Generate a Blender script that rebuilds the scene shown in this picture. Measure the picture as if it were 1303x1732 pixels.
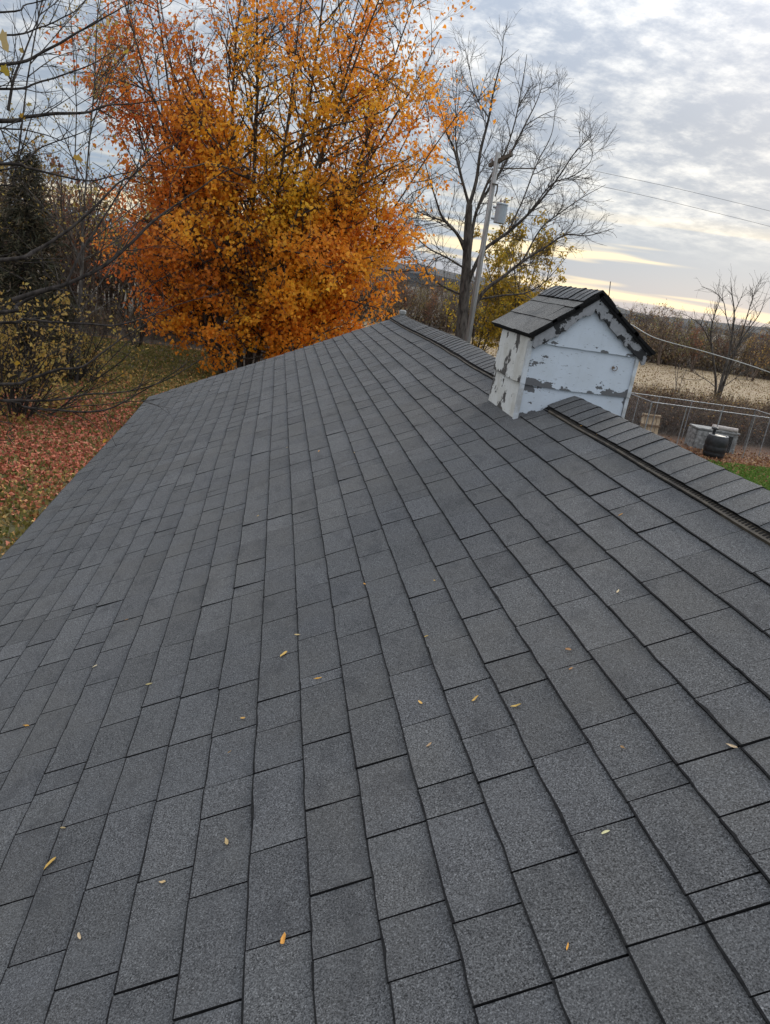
import bpy, math, random
import numpy as np
from mathutils import Matrix, Vector

scene = bpy.context.scene
C = scene.collection
for o in list(bpy.data.objects): bpy.data.objects.remove(o)
rad = math.radians

# ------------------------------------------------------------------ camera
PW, PH, FPX = 1303.0, 1732.0, 1250.0
CAMZ = 5.2
def _calib(roll=9.0, v1=(474., 432.)):
    pp = np.array([PW/2, PH/2]); v = np.array(v1)-pp
    a = rad(roll); n = np.array([-math.sin(a), math.cos(a)])
    nad = n*(FPX*FPX/-(v@n))
    dn = np.array([nad[0], nad[1], FPX]); dn /= np.linalg.norm(dn)
    fw = np.array([v[0], v[1], FPX]); fw /= np.linalg.norm(fw)
    return pp, np.cross(fw, -dn), fw, -dn
PP, WX, WY, WZ = _calib()
cam_d = bpy.data.cameras.new('camera')
cam_d.sensor_fit = 'VERTICAL'; cam_d.sensor_height = 36.0
cam_d.lens = 36.0*FPX/PH; cam_d.clip_start = 0.05; cam_d.clip_end = 3000
cam = bpy.data.objects.new('camera', cam_d); C.objects.link(cam)
m = Matrix(((WX[0], -WX[1], -WX[2], 0.0), (WY[0], -WY[1], -WY[2], 0.0), (WZ[0], -WZ[1], -WZ[2], CAMZ), (0, 0, 0, 1)))
cam.matrix_world = m
scene.camera = cam

# ------------------------------------------------------------------ world: broken overcast over a Nishita sky
SUN_AZ, SUN_EL = rad(38), rad(24)
world = bpy.data.worlds.new('World'); scene.world = world; world.use_nodes = True
def build_world():
    nt = world.node_tree; N = nt.nodes; L = nt.links; N.clear()
    def nd(t, **k):
        n = N.new(t)
        for a, b in k.items(): setattr(n, a, b)
        return n
    def math_(op, a, b=None, clamp=False):
        n = nd('ShaderNodeMath', operation=op, use_clamp=clamp)
        for i, v in enumerate((a, b)):
            if v is None: continue
            if isinstance(v, (int, float)): n.inputs[i].default_value = v
            else: L.new(v, n.inputs[i])
        return n.outputs[0]
    def mixc(f, a, b):
        n = nd('ShaderNodeMix', data_type='RGBA')
        for sock, v in ((n.inputs[0], f), (n.inputs[6], a), (n.inputs[7], b)):
            if isinstance(v, tuple): sock.default_value = v+(1,)
            elif isinstance(v, (int, float)): sock.default_value = v
            else: L.new(v, sock)
        return n.outputs[2]
    def smooth(x, a, b):
        n = nd('ShaderNodeMapRange', interpolation_type='SMOOTHSTEP')
        L.new(x, n.inputs[0]); n.inputs[1].default_value = a; n.inputs[2].default_value = b
        return n.outputs[0]
    def noise(vec, scale, det=5, rough=.55, lac=2.0):
        n = nd('ShaderNodeTexNoise'); L.new(vec, n.inputs['Vector'])
        n.inputs['Scale'].default_value = scale; n.inputs['Detail'].default_value = det
        n.inputs['Roughness'].default_value = rough; n.inputs['Lacunarity'].default_value = lac
        return n.outputs['Fac']
    tc = nd('ShaderNodeTexCoord'); sep = nd('ShaderNodeSeparateXYZ'); L.new(tc.outputs['Generated'], sep.inputs[0])
    x, y, z = sep.outputs
    zc = math_('MAXIMUM', z, 0.0)
    den = math_('ADD', zc, 0.20)
    cmb = nd('ShaderNodeCombineXYZ'); L.new(math_('DIVIDE', x, den), cmb.inputs[0]); L.new(math_('DIVIDE', y, den), cmb.inputs[1])
    P = cmb.outputs[0]
    n1 = noise(P, 2.6, 3, .6); n2 = noise(P, 8.0, 5, .66); n3 = noise(P, .8, 2, .5)
    cl = math_('ADD', math_('ADD', math_('MULTIPLY', n1, .36), math_('MULTIPLY', n2, .56)), math_('MULTIPLY', n3, .20))
    bright = smooth(cl, .475, .72)
    thick = mixc(bright, (.255, .295, .36), (.64, .637, .62))
    # long low stratus bars near the horizon
    cmb2 = nd('ShaderNodeCombineXYZ'); L.new(math_('MULTIPLY', x, 1.1), cmb2.inputs[0]); L.new(math_('MULTIPLY', y, 1.1), cmb2.inputs[1]); L.new(math_('MULTIPLY', z, 19.0), cmb2.inputs[2])
    bars = noise(cmb2.outputs[0], 1.9, 3, .55)
    low = math_('SUBTRACT', 1.0, smooth(z, .055, .125))
    gap = smooth(bars, .50, .60)
    sund = nd('ShaderNodeVectorMath', operation='DOT_PRODUCT'); L.new(tc.outputs['Generated'], sund.inputs[0])
    sund.inputs[1].default_value = (math.sin(SUN_AZ), math.cos(SUN_AZ), 0)
    warm = smooth(sund.outputs['Value'], -.4, 1.0)
    glow = mixc(warm, (.56, .58, .60), (.82, .68, .44))
    lowcol = mixc(gap, (.225, .285, .38), glow)
    col = mixc(low, thick, lowcol)
    # overcast luminance rises towards the zenith
    lum = math_('ADD', .95, math_('MULTIPLY', math_('MAXIMUM', math_('SUBTRACT', zc, .20), 0.0), 2.7))
    vm = nd('ShaderNodeVectorMath', operation='SCALE'); L.new(col, vm.inputs[0]); L.new(lum, vm.inputs['Scale'])
    sky = nd('ShaderNodeTexSky', sky_type='NISHITA', sun_disc=False)
    sky.sun_elevation = SUN_EL; sky.sun_rotation = SUN_AZ
    b1 = nd('ShaderNodeBackground'); L.new(sky.outputs[0], b1.inputs[0]); b1.inputs[1].default_value = .1
    b2 = nd('ShaderNodeBackground'); L.new(vm.outputs[0], b2.inputs[0]); b2.inputs[1].default_value = 1.0
    mx = nd('ShaderNodeMixShader'); mx.inputs[0].default_value = .9
    L.new(b1.outputs[0], mx.inputs[1]); L.new(b2.outputs[0], mx.inputs[2])
    out = nd('ShaderNodeOutputWorld'); L.new(mx.outputs[0], out.inputs[0])
build_world()
sun_d = bpy.data.lights.new('sun', 'SUN'); sun_d.energy = 1.4; sun_d.angle = rad(14); sun_d.color = (1, .93, .82)
sun = bpy.data.objects.new('sun', sun_d); C.objects.link(sun)
sd = Vector((math.sin(SUN_AZ)*math.cos(SUN_EL), math.cos(SUN_AZ)*math.cos(SUN_EL), math.sin(SUN_EL)))
sun.rotation_euler = sd.to_track_quat('Z', 'Y').to_euler()
vs = scene.view_settings
vs.view_transform = 'Standard'; vs.look = 'None'; vs.gamma = 1.0; vs.use_curve_mapping = False; vs.exposure = 0.6

# ------------------------------------------------------------------ helpers
CAM = np.array([0, 0, CAMZ])
def ray(p):
    c = np.array([p[0]-PP[0], p[1]-PP[1], FPX]); return np.array([c@WX, c@WY, c@WZ])
def at_y(p, Y):
    d = ray(p); return CAM+d*(Y/d[1])
def at_z(p, z=0.0):
    d = ray(p); return CAM+d*((z-CAMZ)/d[2])
def project(P):
    q = np.asarray(P)-CAM
    c = np.stack([q@np.array([WX[i], WY[i], WZ[i]]) for i in range(3)], -1)
    return c[..., :2]/c[..., 2:]*FPX+PP, c[..., 2]
def link(o, parent=None):
    C.objects.link(o)
    if parent: o.parent = parent
    return o
def tag(o, label=None, cat=None, group=None, kind=None):
    for k, v in (('label', label), ('category', cat), ('group', group), ('kind', kind)):
        if v: o[k] = v
    return o
def empty(name, loc=(0, 0, 0)):
    o = bpy.data.objects.new(name, None); o.location = loc; o.empty_display_size = .2
    return link(o)
def mesh_obj(name, V, F, mats, parent=None, mi=None, col=None, smooth=False, attrs=None):
    """V: (n,3); F: list of faces or (m,k) array"""
    V = np.asarray(V, dtype=np.float32)
    me = bpy.data.meshes.new(name)
    if isinstance(F, np.ndarray):
        k = F.shape[1]; nf = len(F)
        me.vertices.add(len(V)); me.vertices.foreach_set('co', V.ravel())
        me.loops.add(nf*k); me.loops.foreach_set('vertex_index', F.astype(np.int32).ravel())
        me.polygons.add(nf); me.polygons.foreach_set('loop_start', np.arange(0, nf*k, k, dtype=np.int32))
        me.update(calc_edges=True)
    else:
        me.from_pydata([tuple(map(float, v)) for v in V], [], [tuple(map(int, f)) for f in F]); me.update()
    if not isinstance(mats, (list, tuple)): mats = [mats]
    for mm in mats: me.materials.append(mm)
    if mi is not None: me.polygons.foreach_set('material_index', np.asarray(mi, dtype=np.int32))
    if smooth: me.polygons.foreach_set('use_smooth', np.ones(len(me.polygons), dtype=bool))
    if col is not None:
        a = me.color_attributes.new('tint', 'FLOAT_COLOR', 'POINT')
        c4 = np.ones((len(V), 4), dtype=np.float32); c4[:, :3] = col; a.data.foreach_set('color', c4.ravel())
    if attrs:
        for nm, arr in attrs.items():
            a = me.attributes.new(nm, 'FLOAT_VECTOR', 'POINT'); a.data.foreach_set('vector', np.asarray(arr, dtype=np.float32).ravel())
    o = bpy.data.objects.new(name, me); link(o)
    if parent is not None:
        o.parent = parent
        o.matrix_parent_inverse = Matrix.Translation(-Vector(world_loc(parent)))
    return o
def world_loc(o):
    v = Vector(o.location)
    if o.parent: v = v  # parents of parts sit at identity or carry their own offset (parts keep world coordinates)
    return v if not (o.type == 'MESH') else Vector((0, 0, 0))
class MB:
    """collects boxes, tubes and prisms into one mesh"""
    def __init__(s): s.V = []; s.F = []; s.M = []; s.n = 0
    def add(s, V, F, m=0):
        s.V.append(np.asarray(V, float)); s.F += [tuple(i+s.n for i in f) for f in F]; s.M += [m]*len(F); s.n += len(V); return s
    def box(s, c, size, R=None, m=0, jit=0, rng=None):
        q = np.array([[x, y, z] for z in (-.5, .5) for y in (-.5, .5) for x in (-.5, .5)])*np.array(size)
        if jit: q += rng.normal(0, jit, q.shape)
        if R is not None: q = q@np.asarray(R).T
        return s.add(q+np.array(c), [(0, 2, 3, 1), (4, 5, 7, 6), (0, 1, 5, 4), (2, 6, 7, 3), (0, 4, 6, 2), (1, 3, 7, 5)], m)
    def tube(s, P, R, n=8, cap=True, m=0):
        P = np.asarray(P, float); R = np.broadcast_to(np.asarray(R, float), (len(P),))
        T = np.gradient(P, axis=0); T /= np.linalg.norm(T, axis=1)[:, None]+1e-9
        ref = np.array([1., 0, 0]) if abs(T[0][2]) > .7 else np.array([0, 0, 1.])
        A = np.cross(T, ref); A /= np.linalg.norm(A, axis=1)[:, None]; B = np.cross(T, A)
        th = np.arange(n)*2*math.pi/n
        V = P[:, None]+R[:, None, None]*(A[:, None]*np.cos(th)[None, :, None]+B[:, None]*np.sin(th)[None, :, None])
        F = []
        for i in range(len(P)-1):
            for j in range(n):
                a = i*n+j; b = i*n+(j+1) % n; F.append((a, b, b+n, a+n))
        if cap: F.append(tuple(range(n))[::-1]); F.append(tuple((len(P)-1)*n+j for j in range(n)))
        return s.add(V.reshape(-1, 3), F, m)
    def lathe(s, c, prof, n=16, m=0, R=None):
        th = np.arange(n)*2*math.pi/n; V = []
        for r, z in prof: V += [(r*math.cos(t), r*math.sin(t), z) for t in th]
        V = np.array(V)
        if R is not None: V = V@np.asarray(R).T
        F = []
        for i in range(len(prof)-1):
            for j in range(n):
                a = i*n+j; b = i*n+(j+1) % n; F.append((a, b, b+n, a+n))
        F.append(tuple(range(n))[::-1]); F.append(tuple((len(prof)-1)*n+j for j in range(n)))
        return s.add(V+np.array(c), F, m)
    def prism(s, poly, ax, depth, m=0):
        """poly: list of 3D points of one face, extruded by vector depth"""
        p = np.array(poly, float); q = p+np.array(depth); n = len(p)
        F = [tuple(range(n)), tuple(range(2*n-1, n-1, -1))]+[(i, i+n, (i+1) % n+n, (i+1) % n) for i in range(n)]
        return s.add(np.vstack([p, q]), F, m)
    def build(s, name, mats, parent=None, smooth=False, col=None, attrs=None):
        return mesh_obj(name, np.vstack(s.V), s.F, mats, parent, s.M, col, smooth, attrs)

# ------------------------------------------------------------------ materials
def new_mat(name):
    mt = bpy.data.materials.new(name); mt.use_nodes = True
    nt = mt.node_tree; b = nt.nodes['Principled BSDF']; return mt, nt, b
class G:
    """small node-graph helper"""
    def __init__(s, nt): s.nt = nt
    def nd(s, t, **k):
        n = s.nt.nodes.new(t)
        for a, b in k.items(): setattr(n, a, b)
        return n
    def put(s, sock, v):
        if isinstance(v, tuple): sock.default_value = v+(1,) if len(sock.default_value) == 4 and len(v) == 3 else v
        elif isinstance(v, (int, float)): sock.default_value = v
        else: s.nt.links.new(v, sock)
    def math(s, op, a, b=0.0, clamp=False):
        n = s.nd('ShaderNodeMath', operation=op, use_clamp=clamp); s.put(n.inputs[0], a); s.put(n.inputs[1], b); return n.outputs[0]
    def mix(s, f, a, b, blend='MIX'):
        n = s.nd('ShaderNodeMix', data_type='RGBA', blend_type=blend); s.put(n.inputs[0], f); s.put(n.inputs[6], a); s.put(n.inputs[7], b); return n.outputs[2]
    def step(s, x, a, b):
        n = s.nd('ShaderNodeMapRange', interpolation_type='SMOOTHSTEP'); s.put(n.inputs[0], x); n.inputs[1].default_value = a; n.inputs[2].default_value = b; return n.outputs[0]
    def noise(s, vec, scale, det=3, rough=.5):
        n = s.nd('ShaderNodeTexNoise'); s.put(n.inputs['Vector'], vec); n.inputs['Scale'].default_value = scale
        n.inputs['Detail'].default_value = det; n.inputs['Roughness'].default_value = rough; return n.outputs['Fac']
    def vor(s, vec, scale):
        n = s.nd('ShaderNodeTexVoronoi'); s.put(n.inputs['Vector'], vec); n.inputs['Scale'].default_value = scale; return n
    def coord(s): return s.nd('ShaderNodeTexCoord').outputs['Object']
    def geo(s): return s.nd('ShaderNodeNewGeometry').outputs['Position']
    def attr(s, nm): return s.nd('ShaderNodeAttribute', attribute_name=nm)
    def scale(s, v, xyz):
        n = s.nd('ShaderNodeMapping'); s.put(n.inputs['Vector'], v); n.inputs['Scale'].default_value = xyz; return n.outputs[0]
    def bump(s, h, strength, dist):
        n = s.nd('ShaderNodeBump'); s.put(n.inputs['Height'], h); n.inputs['Strength'].default_value = strength; n.inputs['Distance'].default_value = dist; return n.outputs[0]

def mat_noise(name, c1, c2, scale=20, rough=.8, bump=.0, stretch=(1, 1, 1), det=4, spec=.2, lo=.35, hi=.65, metal=0):
    mt, nt, b = new_mat(name); g = G(nt)
    v = g.scale(g.geo(), stretch); n = g.noise(v, scale, det, .6)
    nt.links.new(g.mix(g.step(n, lo, hi), c1, c2), b.inputs['Base Color'])
    b.inputs['Roughness'].default_value = rough; b.inputs['Specular IOR Level'].default_value = spec; b.inputs['Metallic'].default_value = metal
    if bump: nt.links.new(g.bump(n, bump, .01), b.inputs['Normal'])
    return mt

def mat_shingle(name='asphalt_granules', base=(.118, .122, .130), dark=(.034, .036, .040)):
    mt, nt, b = new_mat(name); g = G(nt); P = g.geo()
    fine = g.noise(P, 230, 2, .8); v = g.vor(P, 330).outputs['Color']
    sx = g.nd('ShaderNodeSeparateColor'); nt.links.new(v, sx.inputs[0])
    gr = g.math('ADD', g.math('MULTIPLY', g.step(fine, .38, .64), .55), g.math('MULTIPLY', sx.outputs[0], .45))
    col = g.mix(gr, (.0072, .0072, .0075), (.150, .1495, .151))
    col = g.mix(g.math('MULTIPLY', g.step(sx.outputs[1], .93, .96), .38), col, (.30, .30, .30))
    # per-tab tint, worn and stained patches
    col = g.mix(1.0, col, g.attr('tint').outputs['Color'], 'MULTIPLY')
    big = g.noise(P, 2.1, 2, .6); col = g.mix(g.math('MULTIPLY', g.step(big, .42, .70), .26), col, (.088, .082, .072))
    pat = g.noise(g.scale(P, (1, .55, 1)), 8, 3, .65); col = g.mix(g.math('MULTIPLY', g.step(pat, .52, .72), .34), col, (.022, .023, .026))
    stk = g.noise(g.scale(P, (.5, 3.2, .5)), 1.6, 3, .65); col = g.mix(g.math('MULTIPLY', g.step(stk, .48, .68), .20), col, (.105, .107, .110))
    nt.links.new(col, b.inputs['Base Color'])
    b.inputs['Roughness'].default_value = .86; b.inputs['Specular IOR Level'].default_value = .25
    nt.links.new(g.bump(gr, .55, .0025), b.inputs['Normal'])
    return mt
M_SH = mat_shingle()
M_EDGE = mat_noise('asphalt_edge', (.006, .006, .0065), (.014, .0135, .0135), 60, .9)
M_VENT = mat_noise('brown_vent_plastic', (.040, .032, .024), (.090, .072, .051), 14, .6, spec=.35)
M_VENTD = mat_noise('vent_hollow', (.012, .011, .010), (.02, .018, .016), 30, .9)

def mat_paint(name, paint, wood, dirt_amt, bias, edge=.35, st=(4.2, 4.2, 7.5), mid=0.0):
    """old paint flaking off weathered boards; attribute 'buv' = (along, across 0..1, seed)"""
    mt, nt, b = new_mat(name); g = G(nt)
    uv = g.attr('buv').outputs['Vector']; sep = g.nd('ShaderNodeSeparateXYZ'); nt.links.new(uv, sep.inputs[0])
    P = g.geo()
    n1 = g.noise(g.scale(P, st), 1.0, 5, .62); n2 = g.noise(P, 30, 3, .6)
    fl = g.math('ADD', n1, g.math('MULTIPLY', g.math('SUBTRACT', n2, .5), .16))
    # flaking starts at the drip edge and at the board ends
    low = g.math('MULTIPLY', g.math('SUBTRACT', 1.0, g.step(sep.outputs[1], .0, .30)), edge)
    ends = g.math('MULTIPLY', g.step(g.math('ABSOLUTE', g.math('SUBTRACT', sep.outputs[0], .5)), .36, .5), edge*.5)
    fl = g.math('ADD', fl, g.math('ADD', low, ends))
    if mid: fl = g.math('ADD', fl, g.math('MULTIPLY', g.math('SUBTRACT', 1.0, g.step(g.math('ABSOLUTE', g.math('SUBTRACT', sep.outputs[0], .55)), .02, .34)), mid))
    mask = g.step(fl, bias, bias+.012)
    grain = g.noise(g.scale(P, (5, 5, 60)), 4, 4, .65)
    wcol = g.mix(grain, tuple(c*.55 for c in wood), wood)
    dirt = g.noise(P, 6, 4, .6); d2 = g.noise(g.scale(P, (14, 14, 1.6)), 2.0, 3, .6)
    pcol = g.mix(g.math('MULTIPLY', g.step(dirt, .38, .72), dirt_amt), paint, tuple(c*f for c, f in zip(paint, (.62, .58, .50))))
    pcol = g.mix(g.math('MULTIPLY', g.step(d2, .55, .72), dirt_amt*.6), pcol, tuple(c*.60 for c in paint))
    crack = g.step(g.noise(g.scale(P, (9, 9, 34)), 3.0, 4, .7), .635, .67)
    pcol = g.mix(g.math('MULTIPLY', crack, .7), pcol, tuple(c*.8 for c in wood))
    nt.links.new(g.mix(mask, pcol, wcol), b.inputs['Base Color'])
    nt.links.new(g.bump(g.math('ADD', g.math('SUBTRACT', 1.0, mask), g.math('MULTIPLY', grain, .25)), .6, .004), b.inputs['Normal'])
    b.inputs['Roughness'].default_value = .62; b.inputs['Specular IOR Level'].default_value = .3
    return mt
M_PAINT_F = mat_paint('flaking_white_paint_skylit', (.53, .58, .64), (.15, .15, .155), .20, .675, .15)  # white paint; blue of the sky light on the front face mixed into its colour
M_PAINT_S = mat_paint('flaking_grimy_white_paint', (.62, .61, .58), (.10, .092, .085), .55, .635, .14, (7.5, 7.5, 5.0), .11)
def mat_rake():
    mt, nt, b = new_mat('tarred_weathered_trim'); g = G(nt); P = g.geo()
    uv = g.attr('buv').outputs['Vector']; sep = g.nd('ShaderNodeSeparateXYZ'); nt.links.new(uv, sep.inputs[0])
    gr = g.noise(g.scale(P, (9, 9, 9)), 4, 4, .6); wood = g.mix(gr, (.155, .155, .16), (.33, .335, .35))
    n = g.noise(P, 11, 4, .6)
    f = g.math('ADD', n, g.math('MULTIPLY', g.math('ABSOLUTE', g.math('SUBTRACT', sep.outputs[1], .5)), .22))
    f = g.math('ADD', f, sep.outputs[2])
    col = g.mix(g.step(f, .60, .62), wood, (.012, .012, .013))
    nt.links.new(col, b.inputs['Base Color']); b.inputs['Roughness'].default_value = .7
    nt.links.new(g.bump(gr, .4, .004), b.inputs['Normal'])
    return mt
M_RAKE = mat_rake()
M_TRIM = mat_noise('old_trim_paint', (.56, .59, .62), (.38, .38, .37), 12, .65, .2)
M_SIDING = mat_noise('house_siding', (.70, .70, .67), (.62, .62, .59), 6, .6)
M_FOUND = mat_noise('foundation', (.30, .29, .27), (.38, .37, .35), 8, .9)

def mat_bark(name, c1, c2, scale=8):
    return mat_noise(name, c1, c2, scale, .9, .5, (1, 1, .25), 4, .15)
M_BARK = mat_bark('maple_bark', (.040, .032, .026), (.115, .095, .08))
M_BARKG = mat_bark('grey_bark', (.045, .038, .034), (.13, .115, .10))
M_BARKD = mat_bark('dark_twig_bark', (.022, .018, .016), (.060, .050, .044), 14)
M_BARKB = mat_bark('brown_brush_bark', (.070, .048, .036), (.19, .145, .115), 5)
def mat_leaf(name, transl=.38, rough=.55):
    mt, nt, b = new_mat(name); g = G(nt)
    col = g.attr('tint').outputs['Color']; nt.links.new(col, b.inputs['Base Color'])
    b.inputs['Roughness'].default_value = rough; b.inputs['Specular IOR Level'].default_value = .25
    tr = g.nd('ShaderNodeBsdfTranslucent'); nt.links.new(col, tr.inputs[0])
    mx = g.nd('ShaderNodeMixShader'); mx.inputs[0].default_value = transl
    nt.links.new(b.outputs[0], mx.inputs[1]); nt.links.new(tr.outputs[0], mx.inputs[2])
    nt.links.new(mx.outputs[0], nt.nodes['Material Output'].inputs[0])
    return mt
M_LEAF = mat_leaf('leaf', .58); M_DRY = mat_leaf('dry_leaf', .12, .75); M_GRASS = mat_leaf('grass_blade', .25, .6)

def mat_ground():
    mt, nt, b = new_mat('yard_turf_and_soil'); g = G(nt); P = g.geo()
    sep = g.nd('ShaderNodeSeparateXYZ'); nt.links.new(P, sep.inputs[0]); X, Y, Z = sep.outputs
    n = g.noise(P, 1.2, 5, .6); f = g.noise(P, 24, 4, .7)
    green = g.mix(f, (.030, .052, .012), (.085, .115, .030))
    olive = g.mix(f, (.055, .050, .018), (.135, .115, .048))
    leafy = g.mix(f, (.085, .045, .024), (.20, .105, .060))
    wn = g.math('MULTIPLY', g.math('SUBTRACT', n, .5), 5.0)
    left = g.math('SUBTRACT', 1.0, g.step(g.math('ADD', X, wn), 1.0, 6.0))
    col = g.mix(left, green, olive)
    # leaf mould by the kennel and under the brush on the right
    mould = g.step(g.math('ADD', Y, g.math('MULTIPLY', wn, .5)), 25.4, 26.6)
    col = g.mix(g.math('MULTIPLY', mould, g.step(X, 4, 8)), col, leafy)
    woods = g.step(g.math('ADD', Y, wn), 37, 41)
    col = g.mix(g.math('MULTIPLY', woods, left), col, (.06, .045, .028))
    col = g.mix(g.step(Y, 30, 33), col, g.mix(f, (.030, .022, .014), (.075, .055, .034)))
    nt.links.new(col, b.inputs['Base Color']); b.inputs['Roughness'].default_value = .95
    nt.links.new(g.bump(f, .8, .05), b.inputs['Normal'])
    return mt
M_GROUND = mat_ground()
def mat_field():
    mt, nt, b = new_mat('corn_stubble_soil'); g = G(nt); P = g.geo()
    n = g.noise(P, .35, 5, .6); f = g.noise(g.scale(P, (2.2, 9, 1)), 1.3, 4, .7)
    row = g.nd('ShaderNodeTexWave'); nt.links.new(g.scale(P, (.25, 1, 1)), row.inputs['Vector']); row.inputs['Scale'].default_value = 2.0; row.inputs['Distortion'].default_value = 2.5; row.inputs['Detail'].default_value = 2
    col = g.mix(f, (.15, .105, .058), (.29, .21, .12))
    col = g.mix(g.math('MULTIPLY', row.outputs['Fac'], .35), col, (.18, .125, .07))
    col = g.mix(g.math('MULTIPLY', g.step(n, .45, .7), .35), col, (.30, .24, .13))
    nt.links.new(col, b.inputs['Base Color']); b.inputs['Roughness'].default_value = .95
    return mt
M_FIELD = mat_field()
M_GALV = mat_noise('galvanised_steel', (.20, .205, .21), (.34, .345, .35), 12, .45, metal=.4, spec=.5)
M_POLE = mat_noise('weathered_pole', (.20, .195, .185), (.36, .355, .345), 6, .85, .3, (3, 3, .15))
M_XARM = mat_noise('dark_crossarm', (.07, .06, .05), (.14, .125, .105), 9, .9)
M_TRAFO = mat_noise('transformer_grey', (.30, .34, .38), (.36, .40, .44), 5, .45, spec=.5)
M_PORC = mat_noise('porcelain', (.16, .10, .08), (.22, .15, .12), 9, .3, spec=.5)
M_WIRE = mat_noise('dark_wire', (.05, .05, .055), (.09, .09, .095), 9, .6)
M_CABLE = mat_noise('pale_service_cable', (.40, .39, .36), (.52, .50, .46), 20, .6)
M_WOOD = mat_noise('bare_pallet_wood', (.40, .29, .18), (.60, .47, .32), 5, .85, .3, (6, 6, .8))
M_WOODD = mat_noise('pallet_wood_dark', (.14, .09, .055), (.24, .16, .10), 5, .85, .3, (6, 6, .8))
M_BLOCK = mat_noise('whitewashed_block', (.32, .32, .31), (.17, .17, .165), 7, .9, .3)
M_BLACKP = mat_noise('black_plastic', (.012, .012, .013), (.026, .026, .028), 8, .5, spec=.4)
M_INSUL = mat_noise('pale_pipe_wrap', (.36, .31, .28), (.48, .43, .39), 9, .8)
M_HILL = mat_noise('far_wooded_hill', (.045, .050, .055), (.085, .080, .075), .08, 1.0, stretch=(1, 1, 3))

# ------------------------------------------------------------------ ground, field, hills
def sheet(name, x0, x1, y0, y1, z, mt, nx=2, ny=2):
    xs = np.linspace(x0, x1, nx); ys = np.linspace(y0, y1, ny)
    V = np.array([(x, y, z) for y in ys for x in xs]); F = [(j*nx+i, j*nx+i+1, (j+1)*nx+i+1, (j+1)*nx+i) for j in range(ny-1) for i in range(nx-1)]
    return mesh_obj(name, V, F, mt)
tag(sheet('ground', -900, 900, -300, 1600, 0, M_GROUND), kind='structure')
# field outline: an irregular near edge behind the brush, reaching past the frame
fe = [(-2, 62), (6, 60), (12, 52), (20, 45), (30, 44.5), (45, 43), (70, 42), (140, 40)]
fpoly = fe+[(140, 84), (60, 79), (30, 80), (10, 84), (-3, 88)]
tag(mesh_obj('field', [(x, y, .02) for x, y in fpoly], [tuple(range(len(fpoly)))], M_FIELD), kind='structure')
def hills():
    rng = np.random.default_rng(5); n = 160
    xs = np.linspace(-700, 900, n); h = 5+3*np.sin(xs*.006+1)+3*np.sin(xs*.021)+rng.normal(0, .7, n)
    V = []; F = []
    for x, hh in zip(xs, h): V += [(x, 420, -1), (x, 430, hh*.7), (x, 470, hh+1.5), (x, 560, -1)]
    for i in range(n-1):
        for k in range(3): F.append((i*4+k, i*4+4+k, i*4+5+k, i*4+1+k))
    tag(mesh_obj('wooded_hills', V, F, M_HILL), kind='structure')
hills()

# ------------------------------------------------------------------ house
T = rad(25.5); ST, CT = math.sin(T), math.cos(T)
NRM = np.array([-ST, 0, CT]); UPS = np.array([CT, 0, ST])
FOOT = CAM-1.492*NRM
S_RIDGE = 1.615; X_RIDGE = float((FOOT+S_RIDGE*UPS)[0])
EXP, OFF = .168, .057
Y_NEAR, Y_FAR = -2.2, 12.72
def und(s, y):
    s = np.asarray(s, float); y = np.asarray(y, float)
    a = .006*np.sin(1.3*y+.8*s)+.002*np.sin(2.7*y-1.9*s+1)+.0009*np.sin(6.3*y+2.1*s)*np.sin(3.1*s+y)
    top = np.clip((s+.3)/1.9, 0, 1)**2
    a = a+.030*np.exp(-((y-8.4)/1.4)**2)*top-.010*np.exp(-((y-10.8)/.9)**2)*top
    return a+.010*np.exp(-((y-7.75+.12*s)/.16)**2)
def roof(s, y, h=0.0, side=0):
    s, y, h = np.broadcast_arrays(np.asarray(s, float), np.asarray(y, float), np.asarray(h, float))
    hh = h+und(s, y)
    P = FOOT+s[..., None]*UPS+hh[..., None]*NRM; P[..., 1] = y
    if side: P[..., 0] = 2*X_RIDGE-P[..., 0]
    return P
house = tag(empty('house', (X_RIDGE, 5, 0)), 'low house under a dark grey shingled gable roof that fills the foreground', 'house')
def deck():
    S0 = OFF-17*EXP
    V = []; F = []; mi = []
    for side in (0, 1):
        b = len(V); ys = np.linspace(Y_NEAR, Y_FAR-.01, 40); ss = np.linspace(S0+.02, S_RIDGE-.03, 14)
        for y in ys:
            for s in ss: V.append(roof(s, y, -.012, side))
        for i in range(39):
            for j in range(13):
                a = b+i*14+j; F.append((a, a+1, a+15, a+14) if not side else (a, a+14, a+15, a+1)); mi.append(0)
    # underside
    b = len(V)
    for y in (Y_NEAR, Y_FAR-.01):
        for side, s in ((0, S0+.02), (0, S_RIDGE), (1, S0+.02)): V.append(roof(s, y, -.10, side))
    F += [(b, b+1, b+4, b+3), (b+1, b+2, b+5, b+4)]; mi += [0, 0]
    return mesh_obj('roof', V, F, M_EDGE, house, mi)
roof_o = deck()

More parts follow.
